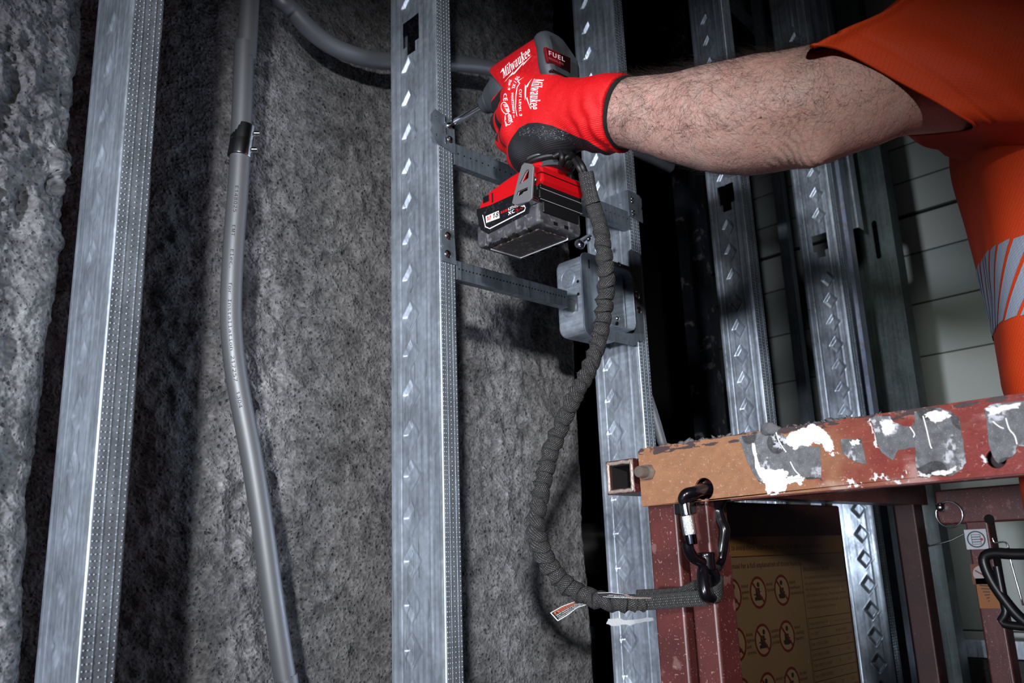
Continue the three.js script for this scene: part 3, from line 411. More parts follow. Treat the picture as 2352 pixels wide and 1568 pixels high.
// ------------------------------------------------------------------ work platform with its guard rails
{
  const RX = .8, yT = EY + .1198, yB = EY + .0548, zA = .2137, zB = 1.62, deckY = EY - .94, OX = 1.66;
  const t = thing('work_platform', 'worn brown and red steel work platform with guard rails, tape and a warning board', 'platform', V(1.23, 0, .9));
  const P = (px, py) => { const p = onX(px, py, RX); return [p.z, p.y]; };
  // near rail: face plate drawn with its paint, tape is separate
  const LZ = zB - zA, HZ = .0665, tw = 2048, th = 160, CX = (z) => (z - zA) / .5 * tw, CYY = (y) => (yT + .0008 - y) / HZ * th, C = (px, py) => { const [z, y] = P(px, py); return [CX(z), CYY(y)]; };
  const railTex = canvasTex(tw, th, (c) => {
    const im = c.createImageData ? c.getImageData(0, 0, tw, th) : null;
    for (let j = 0; j < th; j++) for (let i = 0; i < tw; i++) {
      const u = i / tw * .5, v = j / th * HZ, n = fbm(u * 60, v * 60, 3, 4), n2 = fbm(u * 160, v * 160, 8, 4), k = sstep(.15, .36, u + (n - .5) * .16), w = sstep(.58, .76, fbm(u * 26 + 4, v * 46, 12, 4)) * sstep(.06, .2, u) * .55, sp = n3(u * 620, v * 620, 6) > .88 ? .35 : 0, scr = n3(u * 60, v * 700, 16) > .93 ? .12 : 0;
      let r = lerp(148, 126, k), g = lerp(106, 52, k), b = lerp(78, 46, k); const m = .92 + .16 * n2; r *= m; g *= m; b *= m; const q = clamp(w + sp + scr, 0, .9); const o = 4 * (j * tw + i); im.data[o] = lerp(r, 205, q); im.data[o + 1] = lerp(g, 190, q); im.data[o + 2] = lerp(b, 182, q); im.data[o + 3] = 255;
      const edge = v < .006 + .004 * fbm(u * 90, 2, 4, 2) && fbm(u * 70, v * 300, 20, 3) > .5; if (edge) { im.data[o] = 74; im.data[o + 1] = 60; im.data[o + 2] = 60; }
    }
    c.putImageData(im, 0, 0);
    const mc = document.createElement('canvas'); mc.width = tw; mc.height = th; const mx = mc.getContext('2d'); mx.fillStyle = '#000'; mx.fillRect(0, 0, tw, th); const wh = (pts, a = 1) => poly(mx, pts.map(([x, y]) => C(x, y)), a < 1 ? '#999' : '#fff');
    // white plaster splashes as they lie on the plate
    wh([[1838, 992], [1880, 975], [1892, 990], [1912, 1010], [1917, 1035], [1905, 1038], [1890, 1020], [1880, 1010], [1862, 1018], [1845, 1030], [1820, 1028], [1806, 1012], [1815, 996]]);
    wh([[1730, 1020], [1736, 1018], [1741, 1050], [1748, 1072], [1762, 1080], [1800, 1078], [1815, 1088], [1848, 1090], [1850, 1106], [1822, 1108], [1796, 1118], [1792, 1131], [1760, 1131], [1758, 1112], [1745, 1098], [1736, 1070]]);
    wh([[1920, 1110], [1945, 1100], [1975, 1105], [2040, 1092], [2090, 1086], [2085, 1098], [2010, 1106], [1960, 1114]], .8); wh([[1995, 960], [2002, 962], [2012, 1005], [2020, 1030], [2010, 1020], [2000, 990]]); wh([[2248, 1032], [2262, 1038], [2272, 1064], [2262, 1066], [2250, 1050]]); wh([[1682, 1098], [1696, 1106], [1692, 1110]], .9);
    { const m = mx.getImageData(0, 0, tw, th).data, q = c.getImageData(0, 0, tw, th); for (let j = 0; j < th; j++) for (let i = 0; i < tw; i++) { const n1 = fbm(i / 26, j / 16, 1, 4) - .5, n2 = fbm(i / 26, j / 16, 9, 4) - .5, a = clamp(Math.round(i + n1 * 80), 0, tw - 1), b = clamp(Math.round(j + n2 * 50), 0, th - 1), v = m[4 * (b * tw + a)]; if (!v) continue; const hol = fbm(i / 12, j / 9, 15, 4), k = sstep(.28, .36, hol) * (v > 200 ? 1 : sstep(.45, .6, hol)), g = 222 + 26 * n2, o = 4 * (j * tw + i); for (let e = 0; e < 3; e++) q.data[o + e] = lerp(q.data[o + e], g, k); } c.putImageData(q, 0, 0); }
    c.fillStyle = '#4c3a38'; for (const [x, y, w, h] of [[1500, 1030, 22, 10], [1540, 1022, 40, 8], [1600, 1010, 16, 6], [2050, 955, 26, 12], [2070, 948, 20, 8]]) { const [a, b] = C(x, y); for (let i = 0; i < 40; i++) { c.globalAlpha = .6; c.fillRect(a + (rnd() - .5) * w * 2.2, b + (rnd() - .5) * h * 1.6, 2 + rnd() * 7, 1 + rnd() * 3); } } c.globalAlpha = 1;
  });
  railTex.wrapS = THREE.MirroredRepeatWrapping; railTex.wrapT = THREE.RepeatWrapping;
  const railMat = new THREE.MeshPhysicalMaterial({ map: railTex, roughness: .38, clearcoat: .35, clearcoatRoughness: .3, bumpMap: concB, bumpScale: .0004 });
  const railUV = (g) => { const p = g.attributes.position, uv = g.attributes.uv; for (let i = 0; i < p.count; i++) uv.setXY(i, (p.getZ(i) - zA) / .5, 1 - (yT + .0008 - p.getY(i)) / HZ); return g; };
  const hole = onX(1617, 1123, RX), h2 = onX(2288, 1053, RX), e = .0004;
  const corner = (z, y) => [z, y];
  const rail = part(t, 'near_rail', railUV(plate([[zA, yB], [zB, yB], [zB, yT - .004], [zB - .002, yT], [zA + .004, yT], [zA, yT - .003]], V(RX + .003, 0, 0), UZ, NX, .003, .0005, [[hole.z, hole.y, .0125], [h2.z, h2.y, .0085]])), railMat, 'brown plate at its wall end turning red, with plaster splashes');
  part(rail, 'rail_lip', railUV(merge([rbox(RX + .001, RX + .03, yT - .003, yT, zA + .03, zB, .0012), rbox(RX + .001, RX + .017, yB - .0022, yB + .0012, zA + .115, zB, .001)])), paintRed);
  part(rail, 'rail_shade_strip', box(RX + .0265, RX + .0285, yB + .004, yT - .003, .37, zB), paintDark);  // dark strip added behind the plate so its hole reads as shade
  // flakes of torn tape along the top edge
  const flakeM = new THREE.MeshStandardMaterial({ color: 0x57575a, roughness: .75 });
  const flakes = []; for (let i = 0; i < 90; i++) { const f = rnd(), z = lerp(zA + .03, .50, f), s = rr(.0012, .0042), g = new THREE.TetrahedronGeometry(s, 1); g.scale(.6, rr(.3, .8), rr(.8, 2)); g.rotateX(rr(-1, 1)); g.translate(RX + rr(0, .008), yT + rr(-.0005, .0012), z); flakes.push(g); } part(rail, 'tape_flake', merge(flakes), flakeM).userData.kind = 'stuff';
  { const p = onX(1768, 985, RX - .001); const g = new THREE.IcosahedronGeometry(.0075, 3), q = g.attributes.position; for (let i = 0; i < q.count; i++) { const k = .75 + .5 * n3(q.getX(i) * 260, q.getY(i) * 260, q.getZ(i) * 260); q.setXYZ(i, q.getX(i) * k * .6, q.getY(i) * k, q.getZ(i) * k * 1.2); } g.computeVertexNormals(); g.translate(p.x, p.y, p.z); part(rail, 'crumpled_tape', muv(g), flakeM); }
  // grey tape remnants, each a thin sheet with a smeared face
  const tapes = [
    [[1698, 1003], [1706, 1001], [1730, 999], [1775, 985], [1786, 992], [1800, 1000], [1850, 1025], [1884, 1025], [1886, 1060], [1888, 1104], [1880, 1098], [1855, 1100], [1844, 1092], [1815, 1100], [1790, 1108], [1752, 1110], [1740, 1100], [1730, 1085], [1712, 1045]],
    [[1932, 1010], [1948, 1008], [1965, 1010], [1978, 1006], [1985, 1036], [1992, 1066], [1975, 1062], [1950, 1052], [1936, 1040]],
    [[2000, 960], [2012, 955], [2045, 956], [2048, 966], [2068, 975], [2092, 982], [2100, 972], [2102, 1026], [2085, 1030], [2065, 1033], [2052, 1056], [2040, 1050], [2022, 1032], [2012, 1000]],
    [[2101, 945], [2125, 939], [2160, 937], [2185, 946], [2203, 958], [2208, 990], [2213, 1020], [2220, 1062], [2205, 1080], [2188, 1092], [2150, 1092], [2130, 1096], [2112, 1094], [2104, 1060], [2103, 1000]],
    [[2262, 938], [2275, 930], [2320, 925], [2375, 918], [2375, 1030], [2352, 1024], [2338, 1022], [2330, 1044], [2310, 1056], [2294, 1064], [2286, 1055], [2275, 1030], [2268, 980]],
  ];
  const tTex = dataTex(512, (u, v) => { const n = fbmT(u, v, 20, 601, 4), b = sstep(.56, .59, fbmT(u, v, 3, 611, 2)), w = sstep(.52, .66, fbmT(u, v, 5, 621, 5)) * sstep(.38, .6, fbmT(u, v, 30, 625, 3)), dsp = nt(u * 200, v * 120, 200, 631) > .86 ? 46 : 0; let g = 112 + (n - .5) * 46 - b * 46 + dsp; g = lerp(g, 225, w * .9); return [g * .99, g, g * 1.02]; }, true, .09);
  const tMat = new THREE.MeshStandardMaterial({ map: tTex, roughness: .7, bumpMap: concB, bumpScale: .0007, color: 0xe0e0e2 });
  tapes.forEach((pts, i) => { const s = pts.map(([x, y]) => P(x, y)), out = []; s.forEach((p, k) => { const q = s[(k + 1) % s.length]; for (let f = 0; f < 3; f++) { const j = f ? .0006 : 0; out.push([lerp(p[0], q[0], f / 3) + rr(-j, j), lerp(p[1], q[1], f / 3) + rr(-j, j)]); } }); part(rail, 'tape_remnant', plate(out, V(RX - .0002, 0, 0), UZ, NX, .0007, .0002), tMat, i ? undefined : 'grey tape remnant under white plaster'); });
  // thick plaster splashes that lie over plate and tape
  const plasterM = new THREE.MeshStandardMaterial({ color: 0xdad7d3, roughness: .85, bumpMap: concB, bumpScale: .0012 });
  for (const pts of [
    [[1812, 1000], [1840, 985], [1872, 974], [1890, 985], [1902, 996], [1914, 1016], [1917, 1034], [1908, 1040], [1896, 1028], [1884, 1014], [1868, 1016], [1858, 1026], [1842, 1022], [1830, 1032], [1816, 1026], [1804, 1014]],
    [[1729, 1018], [1734, 1018], [1740, 1050], [1746, 1070], [1758, 1078], [1782, 1080], [1800, 1076], [1812, 1086], [1806, 1098], [1830, 1092], [1850, 1096], [1846, 1104], [1818, 1108], [1800, 1120], [1790, 1134], [1774, 1128], [1764, 1134], [1760, 1112], [1748, 1096], [1736, 1068]],
    [[2124, 952], [2146, 942], [2176, 944], [2188, 956], [2172, 962], [2150, 972], [2138, 962]], [[2110, 1092], [2112, 1082], [2122, 1088], [2140, 1090], [2158, 1080], [2176, 1082], [2190, 1074], [2200, 1068], [2196, 1080], [2176, 1090], [2150, 1091], [2130, 1095]], [[2022, 968], [2046, 964], [2060, 976], [2050, 992], [2036, 1002], [2028, 988]], [[1952, 1013], [1974, 1010], [1976, 1018], [1962, 1022]], [[2266, 938], [2300, 932], [2345, 926], [2340, 938], [2300, 946], [2276, 954]],
  ]) { const q = pts.map(([x, y]) => P(x, y)), out = []; q.forEach((p, k) => { const r = q[(k + 1) % q.length]; for (let f = 0; f < 5; f++) { const j = f ? .0013 : .0005; out.push([lerp(p[0], r[0], f / 5) + rr(-j, j), lerp(p[1], r[1], f / 5) + rr(-j, j)]); } }); part(rail, 'plaster_splash', plate(out, V(RX - .0009, 0, 0), UZ, NX, .0006, .0001), plasterM); }
  // ridges of dried plaster on the tape
  const ridge = []; for (const pts of [[[1733, 1020], [1738, 1050], [1748, 1078], [1760, 1096]], [[1782, 990], [1788, 1010], [1800, 1030], [1806, 1038]], [[2090, 980], [2100, 996], [2098, 1004]], [[2120, 955], [2128, 985], [2136, 1020], [2140, 1030]], [[2310, 960], [2318, 985], [2330, 1000], [2336, 1020]], [[2280, 968], [2296, 980], [2306, 984]], [[1815, 1060], [1826, 1080], [1838, 1092]]]) ridge.push(tube(pts.map(([x, y]) => onX(x, y, RX - .0012)), .0007, 24, 6)); part(rail, 'plaster_ridge', merge(ridge), new THREE.MeshStandardMaterial({ color: 0xe9e7e4, roughness: .8 })).userData.kind = 'stuff';
  // bolt through the plate
  const boltM = new THREE.MeshStandardMaterial({ color: 0x8b8078, metalness: .6, roughness: .45, bumpMap: concB, bumpScale: .0006 });
  { const p = onX(1478, 1086, RX - .0008); const n = V(-1, .0, .0); part(rail, 'bolt', merge([lathe([[.0001, .02], [.0058, .02], [.0065, .0185], [.0065, 0]], p.clone().add(V(0, 0, .008)), n, 20)]), boltM); part(rail, 'nut', new THREE.CylinderGeometry(.0092, .0092, .007, 6).rotateZ(Math.PI / 2).translate(p.x - .0045, p.y, p.z + .008), boltM); }
  // end rail: square tube whose open end shows at the left
  const ty0 = EY + .0725, ty1 = EY + .1095, tz0 = .1645, tz1 = .2035, W = .0035;
  const sq = (a, b, c, d) => [[a, c], [b, c], [b, d], [a, d]];
  part(t, 'end_rail', plate(sq(tz0, tz1, ty0, ty1), V(OX, 0, 0), UZ, NX, OX - RX - .001, .0012, [sq(tz0 + W, tz1 - W, ty0 + W, ty1 - W).reverse()]), paintRed);
  part(t, 'tube_shade_lining', merge([box(RX + .003, RX + .3, ty0 + W, ty0 + W + .0018, tz0 + W, tz1 - W), box(RX + .003, RX + .3, ty1 - W - .0018, ty1 - W, tz0 + W, tz1 - W), box(RX + .003, RX + .3, ty0 + W, ty1 - W, tz0 + W, tz0 + W + .0018), box(RX + .003, RX + .3, ty0 + W, ty1 - W, tz1 - W - .0018, tz1 - W)]), new THREE.MeshStandardMaterial({ color: 0x15110f, roughness: .8 }), 'added near-black lining that paints the shade inside the tube');  // near-black sheets added so the tube looks shaded inside
  { const c = (z, y) => V(RX + .001, y, z), k = .0019, pts = []; for (const [z, y] of [[tz0 + k, ty0 + k], [tz1 - k, ty0 + k], [tz1 - k, ty1 - k], [tz0 + k, ty1 - k]]) pts.push([z, y]); const ring = []; pts.forEach((p, i) => { const q = pts[(i + 1) % 4]; for (let f = 0; f < 10; f++) ring.push(c(lerp(p[0], q[0], f / 10) + rr(-.0004, .0004), lerp(p[1], q[1], f / 10) + rr(-.0004, .0004))); }); part(t, 'rusty_rim', tube(curve(ring, true, .5), .0025, 120, 8, true), new THREE.MeshStandardMaterial({ color: 0xa89a90, metalness: .5, roughness: .55, bumpMap: concB, bumpScale: .002 }), 'bare scuffed rim of the open tube end'); }
  // corner posts
  const post = (x0, x1, z0, z1, y1, m = paintRed, lab) => part(t, 'post', rbox(x0, x1, deckY + .02, y1, z0, z1, .004, 3), m, lab);
  post(.815, .852, .2085, .2495, yB + .03); post(.818, .858, .2575, .2885, yB + .03);
  part(t, 'post_tab', rbox(.806, .816, yB - .012, yB + .004, .253, .275, .001), steelDark);
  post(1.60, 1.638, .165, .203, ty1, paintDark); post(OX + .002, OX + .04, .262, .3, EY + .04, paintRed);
  // far rail with its pin, mid rails, end plates
  const far = part(t, 'far_rail', rbox(OX, OX + .04, EY + .035, EY + .0965, .2175, zB, .004), paintRed, 'red rail on the far side with a pin and a ring');
  { const p = onX(2166, 1165, OX - .004), r = onX(2180, 1181, OX - .008); part(far, 'pin', merge([cyl(V(OX + .01, p.y, p.z), V(OX - .016, p.y, p.z), .007), sphere(V(OX - .016, p.y, p.z), .0085)]), zinc); part(far, 'ring', new THREE.TorusGeometry(.0225, .0016, 8, 40).rotateY(Math.PI / 2).translate(r.x, r.y, r.z), zinc); const h = onX(2272, 1192, OX - .0005); part(far, 'bolt_hole', new THREE.CircleGeometry(.0085, 20).rotateY(-Math.PI / 2).translate(h.x, h.y, h.z), new THREE.MeshStandardMaterial({ color: 0x060505, roughness: 1 })); }  // the hole is a flat disc painted black for the shade inside
  part(t, 'wire', tube([onX(2122, 1256, 1.64), onX(2150, 1250, 1.64), onX(2185, 1240, 1.645), onX(2213, 1226, 1.65)], .0014, 30, 6), steelDark); part(t, 'wire_clip', cyl(onX(2112, 1248, 1.64), onX(2134, 1252, 1.64), .0022), zinc);
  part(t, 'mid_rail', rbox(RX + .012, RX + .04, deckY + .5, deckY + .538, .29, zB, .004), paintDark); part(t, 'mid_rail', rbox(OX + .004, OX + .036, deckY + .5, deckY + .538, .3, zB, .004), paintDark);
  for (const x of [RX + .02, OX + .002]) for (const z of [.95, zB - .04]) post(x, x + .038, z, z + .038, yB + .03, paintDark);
  // stickers on the far post
  const stk = (px, py, w, h, draw) => { const p = onX(px, py, OX + .001); part(t, 'sticker', new THREE.PlaneGeometry(w, h).rotateY(-Math.PI / 2).translate(OX + .0012, p.y, p.z), new THREE.MeshStandardMaterial({ map: canvasTex(128, 128, draw), roughness: .5 })); };
  stk(2242, 1238, .036, .034, (c) => { c.fillStyle = '#b9bcc0'; c.fillRect(0, 0, 128, 128); c.strokeStyle = '#223b44'; c.lineWidth = 8; c.beginPath(); c.arc(64, 64, 50, 0, 7); c.stroke(); c.lineWidth = 3; for (let i = 0; i < 4; i++) { c.strokeRect(38, 34 + i * 16, 52, 14); } c.fillStyle = '#9c2830'; c.beginPath(); c.arc(96, 66, 9, 0, 7); c.fill(); });
  stk(2255, 1318, .034, .034, (c) => { c.fillStyle = '#6a3a22'; c.fillRect(0, 0, 128, 128); c.fillStyle = '#a59c98'; c.beginPath(); c.arc(64, 64, 54, 0, 7); c.fill(); c.strokeStyle = '#5d3b3b'; c.lineWidth = 9; c.beginPath(); c.moveTo(26, 40); c.lineTo(104, 92); c.stroke(); });
  stk(2268, 1362, .032, .05, (c) => { c.fillStyle = '#8c5527'; c.fillRect(0, 0, 128, 128); c.strokeStyle = '#241a12'; c.lineWidth = 4; for (let i = 0; i < 6; i++) { c.beginPath(); c.moveTo(20 + i * 8, 30 + i * 14); c.lineTo(90 - i * 4, 34 + i * 12); c.stroke(); } });
  // black bent handle near the far post
  part(t, 'control_handle', merge([tube([V(1.5, EY - .018, .52), onX(2352, 1272, 1.5), onX(2285, 1270, 1.5), onX(2262, 1278, 1.5), onX(2263, 1300, 1.5), onX(2285, 1345, 1.5), onX(2330, 1405, 1.5), onX(2370, 1440, 1.5)], .0085, 60, 12), tube([onX(2290, 1300, 1.5), onX(2310, 1400, 1.5), onX(2318, 1435, 1.5), V(1.5, EY - .125, .5)], .0065, 40, 10)]), blackPl, 'black bent tube handle'); part(t, 'hook_wire', tube([onX(2280, 1235, 1.62), onX(2285, 1246, 1.62), onX(2312, 1247, 1.62), onX(2322, 1290, 1.62), onX(2350, 1390, 1.62)], .0016, 30, 6), zinc);
  // warning board hanging in the end frame
  const bx0 = .905, bx1 = 1.335, bz = .188, bt = EY + .05, bb = EY - .42;
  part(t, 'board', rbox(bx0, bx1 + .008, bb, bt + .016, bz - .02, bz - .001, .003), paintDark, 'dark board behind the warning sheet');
  const sheet = canvasTex(1024, 1120, (c, w, h) => {
    c.fillStyle = '#7d6a50'; c.fillRect(0, 0, w, h); for (let i = 0; i < 5000; i++) { c.globalAlpha = .07; c.fillStyle = rnd() < .5 ? '#3a2c18' : '#d8c9a0'; c.fillRect(rnd() * w, rnd() * h, 1 + rnd() * 7, 1 + rnd() * 3); } c.globalAlpha = 1;
    const dk = '#3b2117', T = (s, x, y, z = 16, b = '') => { c.fillStyle = dk; c.font = b + ' ' + z + 'px sans-serif'; c.fillText(s, x, y); };
    c.fillStyle = '#8a6c3c'; c.fillRect(0, 0, w, 62); T('Failure to avoid these hazards will result in death or serious injury.', 190, 42, 21, 'bold'); c.strokeStyle = dk; c.lineWidth = 3; c.strokeRect(2, 62, w - 4, h - 64);
    T('See the manual for a full explanation of these hazards.', 150, 98, 21, 'bold');
    const caps = [['Avoid power lines.', 'Avoid tip-overs.', 'Avoid overhead obstructions.'], ['Avoid lightning and storms.', 'Ladders, scaffolding prohibited.', 'Avoid crushing hazards.'], ['Avoid wind.', 'Avoid side forces.', 'Do not exceed load limits.'], ['Do not ride.', 'Do not use as a crane; it is prohibited.', 'Avoid leaning ladders.'], ['Avoid drop-offs.', 'Stay off guardrails; it is prohibited.', 'Avoid uneven surfaces.']];
    for (let r = 0; r < 5; r++) for (let k = 0; k < 3; k++) { const x = 250 + k * 150, y = 175 + r * 145, R = 46; c.fillStyle = '#8d7c62'; c.beginPath(); c.arc(x, y, R, 0, 7); c.fill(); c.fillStyle = '#2a241c'; const s = r * 3 + k; c.fillRect(x - 16, y - 20 + (s % 3) * 6, 26, 34); c.fillRect(x - 24, y + 14, 48, 10); c.beginPath(); c.arc(x + 8 - (s % 4) * 5, y - 24, 8, 0, 7); c.fill(); for (let q = 0; q < 3; q++) c.fillRect(x - 26 + q * 17, y - 4 + ((s + q) % 3) * 8, 10, 4); c.strokeStyle = '#5c1f18'; c.lineWidth = 8; c.beginPath(); c.arc(x, y, R, 0, 7); c.moveTo(x - 32, y - 32); c.lineTo(x + 32, y + 32); c.stroke(); const ws = caps[r][k].split(' '); let ln = '', yy = y - 18; for (const q of ws) { if ((ln + q).length > 10) { T(ln, x + 52, yy, 15, 'bold'); yy += 18; ln = ''; } ln += q + ' '; } T(ln, x + 52, yy, 15, 'bold'); }
    c.fillRect(690, 70, 3, h - 74); T('Electrocution hazard', 706, 120, 19, 'bold');
    ['This machine is not electrically insulated. Maintain', 'safe approach distances (MSAD) from energized power', 'lines and parts as listed below. You must allow for', 'platform sway, rock or sag. This work platform does', 'not provide protection from contact with or proximity', 'to an electrically charged conductor.'].forEach((s, i) => T(s, 706, 146 + i * 20, 13));
    c.lineWidth = 2; c.strokeStyle = dk; const rows = [['Voltage range (Phase to Phase)', 'Minimum safe approach distance', ''], ['0 to 300V', 'Avoid contact', ''], ['Over 300V to 50kV', '10', '3.05'], ['Over 50kV to 200kV', '15', '4.60'], ['Over 200kV to 350kV', '20', '6.10'], ['Over 350kV to 500kV', '25', '7.62'], ['Over 500kV to 750kV', '35', '10.67'], ['Over 750kV to 1000kV', '45', '13.72']]; rows.forEach((r, i) => { const y = 300 + i * 34; c.strokeRect(700, y - 24, 316, 34); T(r[0], 706, y - 2, i ? 14 : 11); T(r[1], 890, y - 2, i ? 14 : 8); T(r[2], 960, y - 2, 14); });
    T('Other hazards', 706, 600, 19, 'bold'); ['• Do not operate the work platform on a slope.', '• Do not raise the platform in strong wind.', '• Do not alter or disable parts of the machine.', '• Do not stand on the guardrails.', '• Do not move the machine when raised.', '• Do not use it unless you are trained.', '• Keep all parts of the body inside.', '• Do not drop items from the platform.', '• Inspect the machine before each use.', '• Do not overload the deck.'].forEach((s, i) => T(s, 706, 628 + i * 26, 14));
    for (let i = 0; i < 70; i++) { c.globalAlpha = .5; c.fillStyle = '#d6d0c4'; c.fillRect(rnd() * w, rnd() * h, 1 + rnd() * 3, 2 + rnd() * 16); } c.globalAlpha = 1;
  });
  part(t, 'warning_sheet', new THREE.PlaneGeometry(bx1 - bx0, (bx1 - bx0) * 1120 / 1024).translate((bx0 + bx1) / 2, bt - .03 - (bx1 - bx0) * 560 / 1024, bz), new THREE.MeshStandardMaterial({ map: sheet, color: 0xc0b4a6, roughness: .45 }), 'tan warning sheet with rows of round prohibition signs');
  { const p = onZ(1932, 1137, bz + .004); part(t, 'board_bolt', lathe([[.0001, .006], [.005, .005], [.0065, 0]], V(p.x, p.y - .002, bz - .001), UZ, 14), zinc); }
  // deck and base
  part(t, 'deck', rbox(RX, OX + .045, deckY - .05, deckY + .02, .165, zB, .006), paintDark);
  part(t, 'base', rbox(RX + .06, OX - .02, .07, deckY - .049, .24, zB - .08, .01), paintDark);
  for (const x of [RX + .07, OX - .03]) for (const z of [.36, zB - .22]) part(t, 'wheel', new THREE.CylinderGeometry(.075, .075, .05, 28).rotateZ(Math.PI / 2).translate(x, .0755, z), rubber);
}

// ------------------------------------------------------------------ impact driver with its battery
const TX = .70, TY = EY + .587;
{
  const t = thing('impact_driver', 'red and black cordless impact driver held in the red glove', 'power tool', V(TX, EY + .365, .17));
  const A = (z, y = 0, x = 0) => V(TX + x, TY + y, z), ZF = V(0, 0, 1);
  const sect = (z, w, hU, hD, e, cy = 0, n = 40) => Array.from({ length: n }, (_, i) => { const q = i / n * Math.PI * 2, c = Math.cos(q), s = Math.sin(q), k = (v) => Math.sign(v) * Math.pow(Math.abs(v), 2 / e); return V(TX + w * k(c), TY + cy + (s > 0 ? hU : hD) * k(s), z); });
  // logo is printed on the housing's left side: canvas covers z .10 to .20, y -.045 to .045
  const z0 = .1, z1 = .216, yb = -.04, yt = .042, M = (px, py) => { const p = onX(px, py, TX - .0315); return [(p.z - z0) / (z1 - z0) * 1024, (yt - (p.y - TY)) / (yt - yb) * 763]; };
  const logo = canvasTex(1024, 763, (c, w, h) => {
    c.fillStyle = '#b3121b'; c.fillRect(0, 0, w, h); for (let i = 0; i < 900; i++) { c.globalAlpha = .06; c.fillStyle = rnd() < .5 ? '#ff9a9a' : '#400006'; const x = rnd() * w, y = rnd() * h; c.beginPath(); c.arc(x, y, 2 + rnd() * 16, 0, 7); c.fill(); } c.globalAlpha = 1;
    for (let i = 0; i < 40; i++) { c.globalAlpha = .25; c.fillStyle = '#e8b8b8'; c.fillRect(rnd() * w, rnd() * h, 2 + rnd() * 22, 1 + rnd() * 2); } c.globalAlpha = 1;
    textAlong(c, 'Milwaukee', 'italic bold SZpx serif', M(1156, 180), M(1220, 127), M(1151, 160), '#f3f1ee');
    poly(c, [M(1149, 168), M(1155, 156), M(1157, 161)], '#f3f1ee');
    poly(c, [M(1158, 189), M(1180, 163), M(1177.5, 170), M(1205, 141), M(1202, 147), M(1224, 127), M(1201, 152), M(1204, 145), M(1176, 177), M(1178.5, 170)], '#f3f1ee');
  });
  const redM = new THREE.MeshPhysicalMaterial({ map: logo, roughness: .36, clearcoat: .25, clearcoatRoughness: .3 });
  const slant = (R) => R.map((p) => { const d = clamp((TY + .03 - p.y) / .066, 0, 1); return V(p.x, p.y, Math.max(p.z, .112 + .046 * d + (p.z < .1065 ? -.001 : 0))); });
  const house = loft([slant(sect(.106, .0285, .0305, .03, 2.6)), slant(sect(.108, .0305, .0325, .033, 2.6)), slant(sect(.12, .0315, .0335, .036, 2.8)), slant(sect(.14, .0318, .0342, .038, 2.8)), sect(.162, .032, .035, .04, 2.8), sect(.19, .0325, .0357, .042, 2.7), sect(.2105, .0325, .0357, .042, 2.6).map((p) => V(p.x, p.y, p.z - .012 * sstep(TY, TY + .038, p.y) - .008 * sstep(TX, TX + .036, p.x)))], { capA: true, capB: true });
  { const p = house.attributes.position, uv = house.attributes.uv; for (let i = 0; i < p.count; i++) { const left = p.getX(i) < TX; uv.setXY(i, left ? (p.getZ(i) - z0) / (z1 - z0) : .96, left ? (p.getY(i) - TY - yb) / (yt - yb) : .9); } }
  const hm = part(t, 'motor_housing', house, redM, 'red housing with white script lettering and a lightning flash');
  part(hm, 'vent_slot', merge([rbox(TX - .0338, TX - .026, TY - .004, TY + .018, .2085, .2115, .0012)]), blackPl);
  // rear cap of dark rubber with its red badge
  const cap = part(t, 'rear_cap', loft([sect(.2085, .0318, .035, .041, 2.6), sect(.2095, .0345, .0375, .0445, 2.6), sect(.2145, .0355, .0383, .0465, 2.7), sect(.219, .0352, .038, .0462, 2.8), sect(.2235, .0335, .0362, .0445, 2.9), sect(.2262, .0305, .0332, .0415, 3), sect(.2272, .026, .028, .036, 3)].map((R) => R.map((p) => V(p.x, p.y, p.z - .012 * sstep(TY, TY + .038, p.y) - .008 * sstep(TX, TX + .036, p.x)))), { capA: true, capB: true }), rubber, 'dark grey rubber cap');
  const badge = canvasTex(512, 256, (c) => { c.fillStyle = '#6b0d14'; c.fillRect(0, 0, 512, 256); c.fillStyle = '#1b0608'; c.fillRect(300, 0, 212, 256); c.fillStyle = '#d9b9c0'; c.font = 'bold 130px sans-serif'; c.save(); c.setTransform(1.15, 0, 0, 1, 40, 132); c.fillText('FUEL', 0, 0); c.restore(); c.fillStyle = '#9c5a60'; c.font = 'bold 58px monospace'; c.fillText('BRUSHLESS', 44, 216); });  // the dark right part is a cast shadow painted on the badge
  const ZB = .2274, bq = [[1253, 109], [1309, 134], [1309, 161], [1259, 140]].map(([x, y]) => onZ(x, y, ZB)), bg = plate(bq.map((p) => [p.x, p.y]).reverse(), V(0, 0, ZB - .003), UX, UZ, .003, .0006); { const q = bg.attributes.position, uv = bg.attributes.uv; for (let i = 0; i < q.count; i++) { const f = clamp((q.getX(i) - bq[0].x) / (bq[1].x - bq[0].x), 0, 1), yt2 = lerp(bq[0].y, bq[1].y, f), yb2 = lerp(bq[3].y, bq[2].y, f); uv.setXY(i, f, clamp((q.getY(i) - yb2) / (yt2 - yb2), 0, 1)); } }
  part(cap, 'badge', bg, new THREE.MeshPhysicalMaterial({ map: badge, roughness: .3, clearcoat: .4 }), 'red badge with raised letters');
  { const g0 = onZ(1266, 158, .227), g1 = onZ(1304, 176, .227); part(cap, 'grip_pad', rbox(g0.x, g1.x, g1.y - .004, g0.y, .222, .2288, .003, 3), blackPl); }
